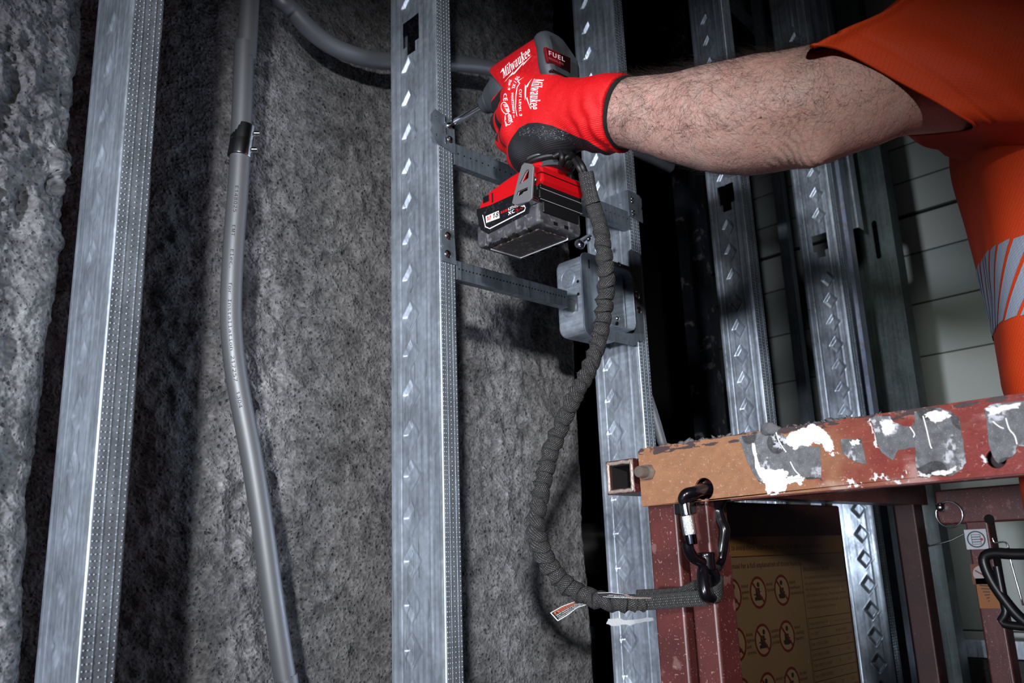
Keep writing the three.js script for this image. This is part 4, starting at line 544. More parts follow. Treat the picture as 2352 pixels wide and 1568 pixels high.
  // nose and bit
  part(t, 'nose_cone', lathe([[.001, .0], [.0185, 0], [.0198, .0012], [.0215, .006], [.0245, .014], [.0265, .020], [.0272, .0205], [.0288, .030], [.0292, .06], [.001, .06]], A(.0955, -.001), ZF, 40), rubber, 'grey rubber nose'); part(t, 'chuck_collar', lathe([[.001, 0], [.0085, 0], [.0105, .001], [.0118, .003], [.0128, .0045], [.0132, .011], [.0165, .015], [.0172, .022], [.001, .022]], A(.0755, -.001), ZF, 32), rubber);
  const bit = part(t, 'bit_holder', lathe([[.001, 0], [.0036, 0], [.0046, .001], [.0046, .052], [.0052, .0535], [.0052, .060], [.0044, .062], [.004, .068], [.001, .068]], A(.0155, .001, .002), ZF, 20), chrome, 'polished steel bit holder'); part(bit, 'driver_bit', lathe([[.0012, 0], [.0022, .003], [.003, .006], [.003, .014], [.001, .014]], A(.0045, .001, .002), ZF, 8), steelDark);
  part(bit, 'screw', lathe([[.0001, .0035], [.0036, .0032], [.0048, .001], [.0052, 0], [.0001, 0]], A(.0022, .001, .002), ZF, 14), zinc);
  // grip and red foot over the battery
  const el = (cx, y, cz, a, b, n = 32, e = 2.3) => Array.from({ length: n }, (_, i) => { const q = i / n * Math.PI * 2, k = (v) => Math.sign(v) * Math.pow(Math.abs(v), 2 / e); return V(cx + a * k(Math.cos(q)), EY + y, cz + b * k(Math.sin(q))); });
  part(t, 'handle', loft([el(TX, .575, .168, .018, .026), el(TX, .55, .17, .0185, .024), el(TX, .52, .176, .019, .0225), el(TX, .49, .182, .0195, .0225), el(TX, .462, .185, .022, .026), el(TX, .445, .185, .027, .031)], { capA: true, capB: true }), rubber); part(t, 'trigger', rbox(TX - .009, TX + .009, EY + .53, EY + .556, .138, .15, .004), blackPl);
  const bx0 = .6645, bx1 = .7375, bz0 = .0965, bz1 = .2;
  // foot: extruded side profile, rounded
  const prof = [[.101, .4195], [.108, .4285], [.122, .4345], [.136, .4365], [.146, .4385], [.160, .4405], [.178, .4415], [.192, .441], [.2, .4395], [.204, .436], [.2045, .423], [.2, .4185]];
  const dome = loft([el(TX, .438, .178, .034, .027), el(TX, .443, .179, .0335, .0265), el(TX, .449, .181, .031, .0255), el(TX, .4525, .182, .028, .0245), el(TX, .4535, .182, .024, .022)], { capA: true, capB: true });
  const foot = part(t, 'foot', merge([dome, plate(prof.map(([z, y]) => [z, EY + y]), V(bx1 + .0005 - .004, 0, 0), UZ, NX, bx1 - bx0 - .007, .004)]), redPl, 'glossy red foot above the battery');
  part(foot, 'seam', rbox(bx0 - .0012, bx0 + .01, EY + .421, EY + .4335, .1245, .127, .0006), blackPl); part(foot, 'seam', rbox(bx0 - .001, bx1 + .001, EY + .4305, EY + .4313, .2005, .2094, .0003), blackPl);
  part(foot, 'vent_recess', rbox(.716, .724, EY + .432, EY + .444, .199, .2079, .001), blackPl); part(foot, 'fuel_gauge', rbox(bx0 - .0006, bx0 + .004, EY + .4245, EY + .434, .108, .12, .001), steelDark);
  // battery: lower shell, black upper band, label
  const bat = part(t, 'battery', merge([rbox(bx0 - .001, bx1 + .001, EY + .371, EY + .4, bz0 - .002, bz1 + .001, .005, 3)]), greyPl, 'scuffed grey battery shell');
  part(bat, 'battery_band', merge([rbox(bx0 - .0008, bx1 + .0008, EY + .396, EY + .4215, bz0, bz1 + .0015, .004, 3), rbox(bx0 - .0005, bx1 + .0005, EY + .4005, EY + .4125, bz1 - .004, bz1 + .0045, .002), rbox(bx0 + .0005, bx1 - .0005, EY + .4135, EY + .4235, bz1 - .004, bz1 + .0052, .002), rbox(bx0 + .006, bx1 - .006, EY + .385, EY + .399, bz1 - .002, bz1 + .0035, .002)]), blackPl, 'black ridged upper band');
  const G = (px, py) => { const p = onX(px, py, bx0 - .0012); return [(p.z - .096) / .105 * 1024, (EY + .424 - p.y) / .054 * 527]; };
  const lab = canvasTex(1024, 527, (c, w, h) => {
    c.fillStyle = '#17171a'; c.fillRect(0, 0, w, h);
    const q = (pts, f) => poly(c, pts.map(([x, y]) => G(x, y)), f);
    q([[1109, 494], [1111, 494], [1117, 520], [1126, 524], [1205, 483.5], [1211, 467], [1212.5, 466.5], [1206.5, 485.5], [1126.5, 526.5], [1115.5, 522]], '#eef0f2');
    q([[1116.5, 497], [1147, 484], [1149, 501], [1118, 512.5]], '#f4f4f4');
    textAlong(c, 'M', 'bold SZpx sans-serif', G(1119.5, 508), G(1130, 504), G(1119.3, 498), '#e01522'); textAlong(c, '18', 'italic bold SZpx sans-serif', G(1131, 503), G(1146, 498), G(1130.5, 492), '#111118');
    textAlong(c, 'RED', 'bold SZpx sans-serif', G(1151, 492), G(1168, 484.5), G(1150.5, 486.5), '#e01522'); textAlong(c, 'LITHIUM', 'bold SZpx sans-serif', G(1168.5, 484), G(1200, 471.5), G(1168, 478), '#f0f0f0');
    textAlong(c, 'XC', 'bold SZpx sans-serif', G(1168.5, 495), G(1184, 488), G(1168, 487), '#f4f4f4'); textAlong(c, '5.0', 'bold SZpx sans-serif', G(1185, 487.5), G(1204, 479), G(1184.5, 479.5), '#e01522');
    for (let i = 0; i < 500; i++) { const x = 150 + rnd() * 800, y = 60 + rnd() * 400, k = fbm(x / 90, y / 90, 3, 3); if (k < .52) continue; c.globalAlpha = .10; c.fillStyle = '#aeb2b8'; c.beginPath(); c.arc(x, y, 3 + rnd() * 12, 0, 7); c.fill(); } c.globalAlpha = 1;
  });
  const lo = [[1096.5, 490], [1105, 527], [1122, 537], [1215, 489], [1222, 458], [1236, 447], [1236, 437], [1096, 481]].map(([x, y]) => { const p = onX(x, y, bx0 - .0012); return [clamp(p.z, bz0 + .001, bz1 - .001), clamp(p.y, EY + .376, EY + .4205)]; });
  const lg = plate(lo, V(bx0 - .0008, 0, 0), UZ, NX, .0011, .0003); { const p = lg.attributes.position, uv = lg.attributes.uv; for (let i = 0; i < p.count; i++) uv.setXY(i, (p.getZ(i) - .096) / .105, 1 - (EY + .424 - p.getY(i)) / .054); }
  part(bat, 'label', lg, new THREE.MeshPhysicalMaterial({ map: lab, roughness: .3, clearcoat: .4 }), 'black label with white and red letters');
  for (const [x, y] of [[1114, 552], [1158, 533], [1204, 511]]) { const p = onX(x, y, bx0 - .001); part(bat, 'side_clip', rbox(bx0 - .0022, bx0 + .003, EY + .369, EY + .3795, p.z - .0025, p.z + .0025, .0012, 3), greyPl); }
  for (const [x, y] of [[1275, 528], [1300, 540]]) part(bat, 'rear_slot', rbox(onZ(x, y, bz1).x - .004, onZ(x, y, bz1).x + .004, EY + .3745, EY + .379, bz1 - .002, bz1 + .0014, .001), blackPl);
  const wornM = new THREE.MeshStandardMaterial({ color: 0xb9babd, roughness: .55 });
  for (const y of [.3993, .4128]) part(bat, 'worn_edge', rbox(bx0 + .001, bx1 - .001, EY + y, EY + y + .0005, bz1 + .0035, bz1 + .0047, .0002, 1), wornM);
  const under = part(bat, 'bottom_panel', rbox(bx0 + .012, bx1 - .012, EY + .3692, EY + .374, bz0 + .012, bz1 - .012, .0015), new THREE.MeshStandardMaterial({ roughness: .35, map: dataTex(256, (u, v) => { const n = fbmT(u, v, 6, 801, 4), s = sstep(.62, .7, fbmT(u, v, 20, 811, 3)); return [34 + n * 30 + s * 60, 28 + n * 26 + s * 55, 27 + n * 26 + s * 55]; }, true, .08) })); part(under, 'bottom_rim', merge([[bx0 + .011, bx1 - .011, bz0 + .0105, bz0 + .0115], [bx1 - .012, bx1 - .011, bz0 + .011, bz1 - .011]].map(([a, b, c, d]) => rbox(a, b, EY + .3682, EY + .371, c, d, .0006))), wornM);
  for (const z of [.115, .135, .155, .175]) for (const x of [bx0 + .001, bx1 - .004]) part(bat, 'bottom_notch', rbox(x, x + .003, EY + .3695, EY + .373, z, z + .006, .0008), blackPl);
  // steel belt clip with two windows, on the left side
  const cx = bx0 - .0145, B = (px, py) => { const p = onX(px, py, cx); return [p.z, p.y]; };
  const clip = part(t, 'belt_clip', plate([[1178, 466], [1193, 405], [1200, 381], [1206, 375], [1223, 378], [1226, 384], [1222, 455], [1216, 462], [1184, 470]].map(([x, y]) => B(x, y)), V(cx + .001, 0, 0), UZ, NX, .0016, .0005, [[[1194, 424], [1206, 399], [1212, 390], [1217, 390], [1215, 409], [1209, 414]].map(([x, y]) => B(x, y)), [[1188, 449], [1191, 440], [1214, 430], [1213, 438], [1204, 441], [1201, 446], [1190, 452]].map(([x, y]) => B(x, y))]), new THREE.MeshStandardMaterial({ color: 0xa8a9ab, metalness: .75, roughness: .42, bumpMap: galvB, bumpScale: .0002 }), 'brushed steel belt clip');
  const c0 = B(1178, 466), c1 = B(1222, 458); part(clip, 'clip_return', rbox(cx, bx0 + .001, Math.min(c0[1], c1[1]) + .001, Math.min(c0[1], c1[1]) + .0085, c0[0] + .004, c1[0] - .002, .0035, 4), chrome); part(clip, 'clip_screw', lathe([[.0001, .003], [.0035, .0026], [.0045, .001], [.0045, 0]], onX(1227, 414, bx0 - .002), V(-1, 0, 0), 14), zinc);
  // cords of the tether wound round the grip end
  const ringAt = (cy, a, b, r, tilt, dz = 0) => tube(Array.from({ length: 24 }, (_, i) => { const q = i / 24 * Math.PI * 2; return V(TX + a * Math.cos(q), EY + cy + tilt * Math.sin(q), .186 + dz + b * Math.sin(q)); }), r, 96, 10, true);
  part(t, 'cord_wrap', ringAt(.4545, .0285, .031, .0038, .002), cordMat, 'black tether cord wound round the grip'); part(t, 'cord_wrap', ringAt(.4665, .0265, .030, .0036, -.003), cordMat); part(t, 'metal_collar', ringAt(.4605, .0285, .032, .0022, -.001, -.001), new THREE.MeshStandardMaterial({ color: 0x8a8a8c, metalness: .8, roughness: .35 }));
  part(t, 'cord_knot', merge([sphere(onZ(1300, 372, .218), .0085, 16, 12), tube([onZ(1280, 352, .215), onZ(1286, 348, .222), onZ(1291, 362, .226), onZ(1288, 378, .22)], .0034, 30, 10), tube([onZ(1272, 360, .215), onZ(1290, 352, .224), onZ(1309, 356, .226), onZ(1316, 372, .222), onZ(1306, 384, .216)], .0036, 40, 10)]), cordMat);
}

// ------------------------------------------------------------------ tool lanyard and carabiner
{
  const t = thing('tool_lanyard', 'black and grey woven tool lanyard hanging in a ruffled curve from driver to carabiner', 'lanyard', at(1240, 1200, .95));
  const pts = [[1346, 398, 1.0], [1354, 440, 1.0], [1365, 478, .998], [1378, 520, .995], [1386, 575, .99], [1392, 640, .985], [1387, 700, .98], [1381, 750, .977], [1366, 810, .973], [1345, 860, .97], [1316, 915, .966], [1293, 965, .963], [1270, 1020, .96], [1253, 1075, .956], [1242, 1125, .953], [1233, 1175, .95], [1231, 1215, .947], [1240, 1255, .944], [1262, 1300, .94], [1295, 1340, .935], [1338, 1366, .93], [1385, 1380, .925], [1430, 1386, .921], [1480, 1384, .917]].map(([x, y, d]) => at(x, y, d));
  const c = curve(pts), L = c.getLength(), N = 760, R = 22, rings = [];
  const ref = V(...CAM[2]);
  const puff = (s) => { const p = s * 78; return p; };
  for (let j = 0; j <= N; j++) {
    const u = j / N, s = u * L, p = c.getPointAt(u), T = c.getTangentAt(u), B = ref.clone().cross(T).normalize(), Nn = T.clone().cross(B).normalize(), ring = [];
    const ruff = sstep(.07, .12, u), flat = 1 - ruff, base = lerp(.0078, .0083, n3(s * 30, 1, 1)) * (1 - .08 * sstep(.93, 1, u));
    for (let i = 0; i < R; i++) {
      const q = i / R * Math.PI * 2, cq = Math.cos(q), sq = Math.sin(q);
      const ph = s * 72 + .8 * fbm(s * 40, cq * .6 + 3, sq * .6, 2) + .28 * cq * Math.sin(s * 33) + .28 * sq * Math.cos(s * 41 + 1) + 1.2 * n3(s * 18, 3, 8), f = ph - Math.floor(ph), fold = Math.pow(Math.sin(Math.PI * f), .55), amp = .36 + .40 * n3(Math.floor(ph) * 3.7 + 7, cq * .9 + 2, sq * .9 + 1) * sstep(.1, .3, u);
      const k = 1 + ruff * (amp * (fold - .66) + .16 * (fbm(s * 120, cq * 2, sq * 2, 2) - .5) + .10 * (h3(Math.floor(ph), 4, 4) - .5));
      const a = base * k * 1.12, b = base * k * lerp(.6, .95, ruff);
      const sh = ruff * .0022 * Math.sin(ph * 6.283 + q);
      ring.push(p.clone().addScaledVector(B, cq * a).addScaledVector(Nn, sq * b).addScaledVector(T, sh));
    }
    rings.push(ring);
  }
  part(t, 'elastic_sleeve', loft(rings, { capA: true, capB: true, uvw: (a, b) => [a * .0532, b * L] }), weave, 'ruffled elastic woven sleeve');
  // sewn webbing end that goes round the carabiner eye and back
  const strap = (list, w, th) => { const cc = curve(list.map(([x, y, d]) => at(x, y, d))), n = 90, rs = [], LL = cc.getLength(); for (let j = 0; j <= n; j++) { const u = j / n, p = cc.getPointAt(u), T = cc.getTangentAt(u), up = at(1600, 1300, .91).sub(at(1600, 1400, .91)).normalize(), D = up.sub(T.clone().multiplyScalar(up.dot(T))).normalize(), Nn = T.clone().cross(D).normalize(), r = []; for (let i = 0; i < 20; i++) { const q = i / 20 * Math.PI * 2, k = (v) => Math.sign(v) * Math.pow(Math.abs(v), .5); r.push(p.clone().addScaledVector(D, w * k(Math.cos(q)) * (1 + .05 * n3(u * 20, q, 1))).addScaledVector(Nn, th * k(Math.sin(q)))); } rs.push(r); } return loft(rs, { capA: true, capB: true, uvw: (a, b) => [a * w * 4, b * LL] }); };
  part(t, 'webbing', strap([[1455, 1384, .915], [1500, 1382, .912], [1560, 1377, .906], [1610, 1373, .899], [1645, 1364, .899], [1658, 1348, .907], [1654, 1338, .917], [1632, 1340, .923], [1605, 1348, .926], [1560, 1366, .922], [1510, 1370, .919], [1462, 1372, .917]], .0082, .0016), weave, 'flat webbing loop through the carabiner eye');
  part(t, 'stitched_end', strap([[1345, 396, .9985], [1349, 420, .9985], [1355, 445, .9985], [1362, 468, .998]], .0085, .006), weave);
  // bead of cord into the sleeve
  part(t, 'cord', tube([onZ(1296, 366, .222), onZ(1308, 354, .226), onZ(1322, 362, .224), at(1336, 380, .998), at(1345, 402, .999)], .0040, 50, 12), cordMat); part(t, 'cord', tube([onZ(1292, 372, .22), onZ(1304, 360, .226), onZ(1316, 366, .226), at(1329, 384, .997), at(1339, 404, .998)], .0034, 50, 12), cordMat);
  // warning tag: white edged black ribbon
  const tag = canvasTex(512, 192, (c2) => { c2.fillStyle = '#e9eaee'; c2.fillRect(0, 0, 512, 192); c2.fillStyle = '#141316'; c2.fillRect(10, 12, 502, 166); c2.fillStyle = '#b0593a'; c2.fillRect(30, 24, 250, 50); poly(c2, [[40, 70], [58, 28], [76, 70]], '#141316'); c2.fillStyle = '#141316'; c2.font = 'bold 42px sans-serif'; c2.fillText('WARNING', 84, 66); c2.fillStyle = '#d8d8dc'; c2.font = 'bold 24px sans-serif'; c2.fillText('WEAR PROPER EYE PROTECTION', 30, 102); c2.fillText('FULL STRENGTH ONLY WHEN DRY', 30, 134); c2.fillText('ALWAYS INSPECT BEFORE USE', 30, 166); });
  const tagM = new THREE.MeshStandardMaterial({ map: tag, roughness: .5, side: THREE.DoubleSide });
  const rib = (top, bot, d0, d1, u0, u1) => { const n = 16, g = grid(steps(0, 1, 1 / n), [0, .5, 1], (a, b) => { const f = a * (top.length - 1), i = Math.min(top.length - 2, Math.floor(f)), k = f - i, x0 = lerp(top[i][0], top[i + 1][0], k), y0 = lerp(top[i][1], top[i + 1][1], k), x1 = lerp(bot[i][0], bot[i + 1][0], k), y1 = lerp(bot[i][1], bot[i + 1][1], k), p = at(lerp(x1, x0, b), lerp(y1, y0, b), lerp(d0, d1, a) + .002 * Math.sin(a * 3)); return [p.x, p.y, p.z]; }); const uv = g.attributes.uv; for (let i = 0; i < uv.count; i++) uv.setX(i, lerp(u0, u1, uv.getX(i))); return g; };
  part(t, 'warning_tag', rib([[1263.5, 1407], [1290, 1392], [1320, 1381], [1352, 1372]], [[1281, 1426], [1303, 1413], [1326, 1395], [1356, 1386]], .938, .932, 0, .8), tagM, 'black warning tag with a white edge');
  part(t, 'warning_tag', rib([[1372, 1361], [1400, 1360], [1432, 1364], [1458, 1371], [1496, 1372]], [[1385, 1370], [1410, 1372], [1440, 1373], [1462, 1374], [1496, 1374]], .913, .91, .9, .2), tagM, 'second fold of the tag');
}
{
  const t = thing('carabiner', 'black locking carabiner with a knurled silver sleeve, clipped through the hole in the rail plate', 'carabiner', V(.79, EY + .0, .292));
  const P = (x, y, X) => onX(x, y, X);
  const top = onX(1621, 1122, .7995);
  part(t, 'body', tube(curve([P(1577, 1158, .772), P(1570, 1146, .772), P(1577, 1134, .773), P(1596, 1129, .781), top, V(.812, top.y - .001, top.z + .004), V(.829, EY + .061, top.z + .002), P(1649, 1165, .838), P(1655, 1195, .838), P(1664, 1216, .838), P(1660, 1250, .838), P(1654, 1285, .836), P(1644, 1303, .826), P(1628, 1300, .806), P(1610, 1289, .793), P(1592, 1279, .782), P(1582, 1262, .776), P(1579, 1244, .774)], false, .4), .0062, 200, 18), blackAnod);
  const g0 = P(1571, 1148, .772), g1 = P(1590, 1256, .775), d = g1.clone().sub(g0).normalize(), len = g1.distanceTo(g0);
  const sl = part(t, 'gate_sleeve', lathe([[.001, 0], [.0052, 0], [.0056, .001], [.0058, .0155], [.0068, .016], [.0068, len * .36]], g0, d, 28), new THREE.MeshStandardMaterial({ color: 0x8e929c, metalness: 1, roughness: .18 }));
  { const y0 = len * .34, y1 = len * .74, nA = 30, nB = 30, gk = grid(steps(0, 1, 1 / 120), steps(0, 1, 1 / 90), (a, b) => { const q = a * Math.PI * 2, k = Math.max(Math.abs(Math.sin((a * nA + b * 11) * Math.PI)), Math.abs(Math.sin((a * nA - b * 11) * Math.PI))), r = .0068 + .0006 * (1 - Math.pow(1 - Math.abs(Math.sin((a * nA + b * 10) * Math.PI)) * Math.abs(Math.sin((a * nA - b * 10) * Math.PI)), 1)) ; return [r * Math.cos(q), y0 + (y1 - y0) * b, r * Math.sin(q)]; }); gk.applyQuaternion(new THREE.Quaternion().setFromUnitVectors(V(0, 1, 0), d)); gk.translate(g0.x, g0.y, g0.z); part(t, 'knurled_ring', muv(gk), new THREE.MeshStandardMaterial({ color: 0xeceef2, metalness: 1, roughness: .22 }), 'knurled silver ring'); }
  part(t, 'gate_end', lathe([[.0068, len * .74], [.0066, len * .75], [.0064, len * .93], [.0058, len * .95], [.001, len * .95]], g0, d, 28), new THREE.MeshStandardMaterial({ color: 0x474b58, metalness: 1, roughness: .2 }));
  const s0 = P(1622, 1268, .802), s1 = P(1626, 1312, .802), sd = s1.clone().sub(s0).normalize(); part(t, 'swivel', lathe([[.001, 0], [.0085, 0], [.0095, .001], [.0096, .004], [.0088, .0055], [.0092, .0165], [.0075, .019], [.001, .019]], s0, sd, 28), blackAnod);
  const e = (x, y, X) => onX(x, y, X); part(t, 'swivel_eye', tube(curve([e(1620, 1303, .799), e(1614, 1318, .79), e(1617, 1350, .786), e(1622, 1368, .788), e(1634, 1372, .80), e(1643, 1362, .814), e(1644, 1335, .816), e(1638, 1312, .81)], true, .5), .0062, 120, 16, true), blackAnod);
}

// ------------------------------------------------------------------ the worker: arm, glove, shirt, body
{
  const person = thing('person', 'worker in an orange shirt reaching out with a hairy bare forearm and a red glove', 'person', V(1.16, EY - .92, .66));
  // arm stations: top and bottom pixels and the plane x of the axis
  const ST = [[1352, 206, 1346, 318, .698], [1400, 196, 1386, 328, .702], [1440, 181, 1417, 337, .705], [1500, 176, 1474, 351, .709], [1560, 171, 1538, 371, .714], [1620, 156, 1606, 388, .721], [1680, 143, 1676, 394.5, .729], [1740, 132, 1742, 393, .739], [1795, 124, 1808, 384, .751], [1843, 114, 1872, 377, .765], [1897, 100, 1938, 357, .783], [1960, 84, 2004, 332, .806], [2030, 64, 2090, 306, .834], [2110, 44, 2188, 295, .866], [2190, 30, 2278, 284, .9], [2260, 20, 2350, 246, .935]];
  const sta = ST.map(([x0, y0, x1, y1, X]) => { const c = onX((x0 + x1) / 2, (y0 + y1) / 2, X), d = depthOf(c), r = Math.hypot(x1 - x0, y1 - y0) / 2 / F * d; return { c, r, d }; });
  const axis = curve(sta.map((s) => s.c), false, .5), NR = sta.length - 1;
  const rad = (u) => { const f = u * NR, i = Math.min(NR - 1, Math.floor(f)), k = f - i, R = (j) => sta[clamp(j, 0, NR)].r, a = R(i - 1), b = R(i), c = R(i + 1), d = R(i + 2); return .5 * (2 * b + (c - a) * k + (2 * a - 5 * b + 4 * c - d) * k * k + (3 * b - a - 3 * c + d) * k * k * k); };
  const frame = (u) => { const p = axis.getPoint(u), T = axis.getTangent(u), view = p.clone().sub(V(0, EY, CZ)).normalize(), B = view.clone().cross(T).normalize(), N = T.clone().cross(B).normalize(); return { p, T, B, N }; };   // B up the picture, N along the view
  const flip = frame(.5).B.y < 0 ? -1 : 1, elbow = onX(1868, 362, .758), bone = onX(1800, 372, .735);
  const armPoint = (u, q, dr = 0) => { const { p, T, B, N } = frame(u); let r = rad(u) + dr; const c = Math.cos(q), s = Math.sin(q), P = p.clone().addScaledVector(B, flip * c * r).addScaledVector(N, s * r * .94), dir = B.clone().multiplyScalar(flip * c).addScaledVector(N, s * .94).normalize();
    const m = .0022 * (fbm(P.x * 40, P.y * 30, P.z * 40, 3) - .5) + .006 * (fbm(P.x * 16, P.y * 14, P.z * 12, 2) - .5); let k = m; k += .0075 * Math.exp(-P.distanceToSquared(elbow) / .00028) + .002 * Math.exp(-P.distanceToSquared(bone) / .0004); const w = Math.exp(-P.distanceToSquared(elbow.clone().add(V(-.012, .02, -.012))) / .0006); k += w * .0014 * Math.sin(P.z * 900 + 2 * fbm(P.x * 60, P.y * 60, P.z * 60, 2) * 6); return P.addScaledVector(dir, k); };
  const NU = 210, NQ = 96, rings = [];
  for (let j = 0; j <= NU; j++) { const u = j / NU; rings.push(Array.from({ length: NQ }, (_, i) => armPoint(u, i / NQ * Math.PI * 2))); }
  const arm = loft(rings, { capA: true, capB: true });
  // body field: torso, neck, head, other arm, legs (inside the clothes)
  const deck = EY - .92, C = V(1.16, 0, .655), pt = (x, y, z) => V(C.x + x, deck + y, C.z + z), B_ = [];
  const add = (a, b, r0, r1, k = .03) => B_.push([cone(a, b, r0, r1), k]);
  add(pt(-.08, 1.0, 0), pt(.08, 1.0, 0), .104, .104); add(pt(-.08, 1.15, 0), pt(.08, 1.15, 0), .096, .096); add(pt(-.09, 1.31, -.005), pt(.09, 1.31, -.005), .098, .098); add(pt(-.15, 1.44, .0), pt(.15, 1.44, 0), .06, .06); add(pt(0, 1.45, .01), pt(0, 1.58, -.01), .062, .056);
  add(pt(0, 1.66, -.015), pt(0, 1.73, -.005), .072, .088, .02); add(pt(0, 1.615, -.06), pt(0, 1.64, -.05), .036, .05, .02); add(pt(0, 1.665, -.108), pt(0, 1.69, -.098), .011, .007, .008); add(pt(-.018, 1.637, -.098), pt(.018, 1.637, -.098), .007, .007, .006); for (const s of [-1, 1]) { add(pt(s * .077, 1.655, .005), pt(s * .081, 1.695, .01), .010, .014, .006); add(pt(s * .032, 1.69, -.084), pt(s * .033, 1.69, -.083), .013, .013, .008); }
  add(pt(.19, 1.43, 0), pt(.25, 1.16, .03), .05, .042); add(pt(.25, 1.16, .03), pt(.24, .92, -.06), .041, .029); add(pt(.24, .92, -.06), pt(.235, .85, -.085), .028, .032, .02);
  for (let i = 0; i < 4; i++) { const x = .215 + i * .015; add(pt(x, .84, -.09), pt(x, .79 - (i % 3) * .005, -.1), .0095, .009, .008); add(pt(x, .79 - (i % 3) * .005, -.1), pt(x, .765, -.085), .0088, .0075, .008); } add(pt(.225, .86, -.1), pt(.205, .81, -.115), .011, .009, .01);
  for (const s of [-1, 1]) { add(pt(s * .095, .95, .0), pt(s * .11, .52, -.01), .088, .058); add(pt(s * .11, .52, -.01), pt(s * .115, .1, .02), .056, .042); }
  const sh = sta[NR]; add(sh.c.clone(), pt(-.12, 1.42, -.02), sh.r * .88, .06, .03);
  const bodyF = (x, y, z) => { let d = 1e3; for (const [f, k] of B_) d = smin(d, f(x, y, z), k); return d; };
  const lowB = surfaceNets(bodyF, pt(-.34, .05, -.25), pt(.36, 1.84, .25), .0125);
  part(person, 'body', merge([arm, muv(lowB)]), skin, 'bare pale skin');
  // hairs on the arm, each a thin curved strand
  { const gp = [], gi = [], gn = []; const strand = (u, q) => {
      const P = armPoint(u, q), e = .004, Pu = armPoint(Math.min(1, u + e), q), Pq = armPoint(u, q + .05), tu = Pu.sub(P).normalize(), tq = Pq.sub(P).normalize(), n = tu.clone().cross(tq).normalize(); if (n.dot(P.clone().sub(axis.getPoint(u))) < 0) n.negate();
      const fl = fbm(P.x * 20, P.y * 20, P.z * 20, 2) * 4 - 2, a = fl + rr(-1.1, 1.1) - .5, dir = tu.clone().multiplyScalar(-Math.cos(a)).addScaledVector(tq, Math.sin(a)).normalize(), side = dir.clone().cross(n).normalize();
      const L = rr(.011, .03) * (u > .62 ? .75 : 1), lift = rr(.06, .26) + (Math.cos(q) > .75 ? rr(0, .45) : 0), curl = rr(-1, 1) + (rnd() < .5 ? -1 : 1) * rr(.5, 3.2), rd = rr(.00005, .000085), m = 7, base = gp.length / 3; let h0 = 0, p = P.clone().addScaledVector(n, -.0003), d2 = dir.clone();
      for (let k = 0; k <= m; k++) { const f = k / m, w = rd * (1 - .8 * f); for (let c = 0; c < 3; c++) { const g = c / 3 * 6.283, o = side.clone().multiplyScalar(Math.cos(g)).addScaledVector(n, Math.sin(g)); gp.push(p.x + o.x * w, p.y + o.y * w, p.z + o.z * w); gn.push(o.x, o.y, o.z); } h0 = curl * f; d2.copy(dir).multiplyScalar(Math.cos(h0)).addScaledVector(side, Math.sin(h0)); p.addScaledVector(d2, L / m).addScaledVector(n, L / m * lift * (1.5 - 1.7 * f)); }
      for (let k = 0; k < m; k++) for (let c = 0; c < 3; c++) { const a0 = base + k * 3 + c, a1 = base + k * 3 + (c + 1) % 3; gi.push(a0, a0 + 3, a1, a1, a0 + 3, a1 + 3); } };
    for (let i = 0; i < 15000; i++) { const u = .125 + rnd() * .66, q = rr(-1.75, 4.6); const dens = clamp(1.15 - 1.6 * Math.max(0, u - .5), .12, 1) * (Math.cos(q) > -.35 ? 1 : .45); if (armPoint(u, q).distanceTo(elbow) < .035 && rnd() < .8) continue; if (rnd() < dens) strand(u, q); }
    const g = new THREE.BufferGeometry(); g.setAttribute('position', new THREE.Float32BufferAttribute(gp, 3)); g.setAttribute('normal', new THREE.Float32BufferAttribute(gn, 3)); g.setIndex(gi); const m = part(person, 'arm_hair', g, hairMat, 'dark curly arm hair'); m.userData.kind = 'stuff'; }
  // hair of the head, trousers, boots
  const shell = (f, lo, hi, h) => muv(surfaceNets(f, lo, hi, h));
  const headF = (x, y, z) => Math.max(cone(pt(0, 1.665, -.012), pt(0, 1.735, -.004), .078, .096)(x, y, z), -(y - deck - 1.70 + (z - C.z + .07 < 0 ? -.02 : .06)) ); part(person, 'hair', shell(headF, pt(-.11, 1.58, -.12), pt(.11, 1.85, .12), .006), new THREE.MeshStandardMaterial({ color: 0x2a1b12, roughness: .8 }));
  const trF = (x, y, z) => { let d = 1e3; for (const s of [-1, 1]) { d = smin(d, cone(pt(s * .09, .96, 0), pt(s * .11, .5, -.005), .107, .082)(x, y, z), .03); d = smin(d, cone(pt(s * .11, .5, -.005), pt(s * .115, .07, .015), .08, .076)(x, y, z), .03); } d = smin(d, cone(pt(-.08, 1.0, 0), pt(.08, 1.0, 0), .132, .132)(x, y, z), .03); return Math.max(d, y - deck - .81, deck + .06 - y) + .004 * (fbm(x * 12, y * 12, z * 12, 2) - .5); };
  part(person, 'trousers', shell(trF, pt(-.27, .03, -.18), pt(.27, 1.1, .18), .011), new THREE.MeshStandardMaterial({ color: 0x1d2430, roughness: .85 }));
  for (const s of [-1, 1]) { const bF = (x, y, z) => Math.max(smin(cone(pt(s * .115, .05, .03), pt(s * .12, .04, -.14), .052, .046)(x, y, z), cone(pt(s * .115, .05, .02), pt(s * .115, .16, .02), .055, .056)(x, y, z), .02), deck - y); part(person, 'boot', shell(bF, pt(s * .115 - .09, -.02, -.22), pt(s * .115 + .09, .24, .12), .008), new THREE.MeshStandardMaterial({ color: 0x3a2a1c, roughness: .7 })); }

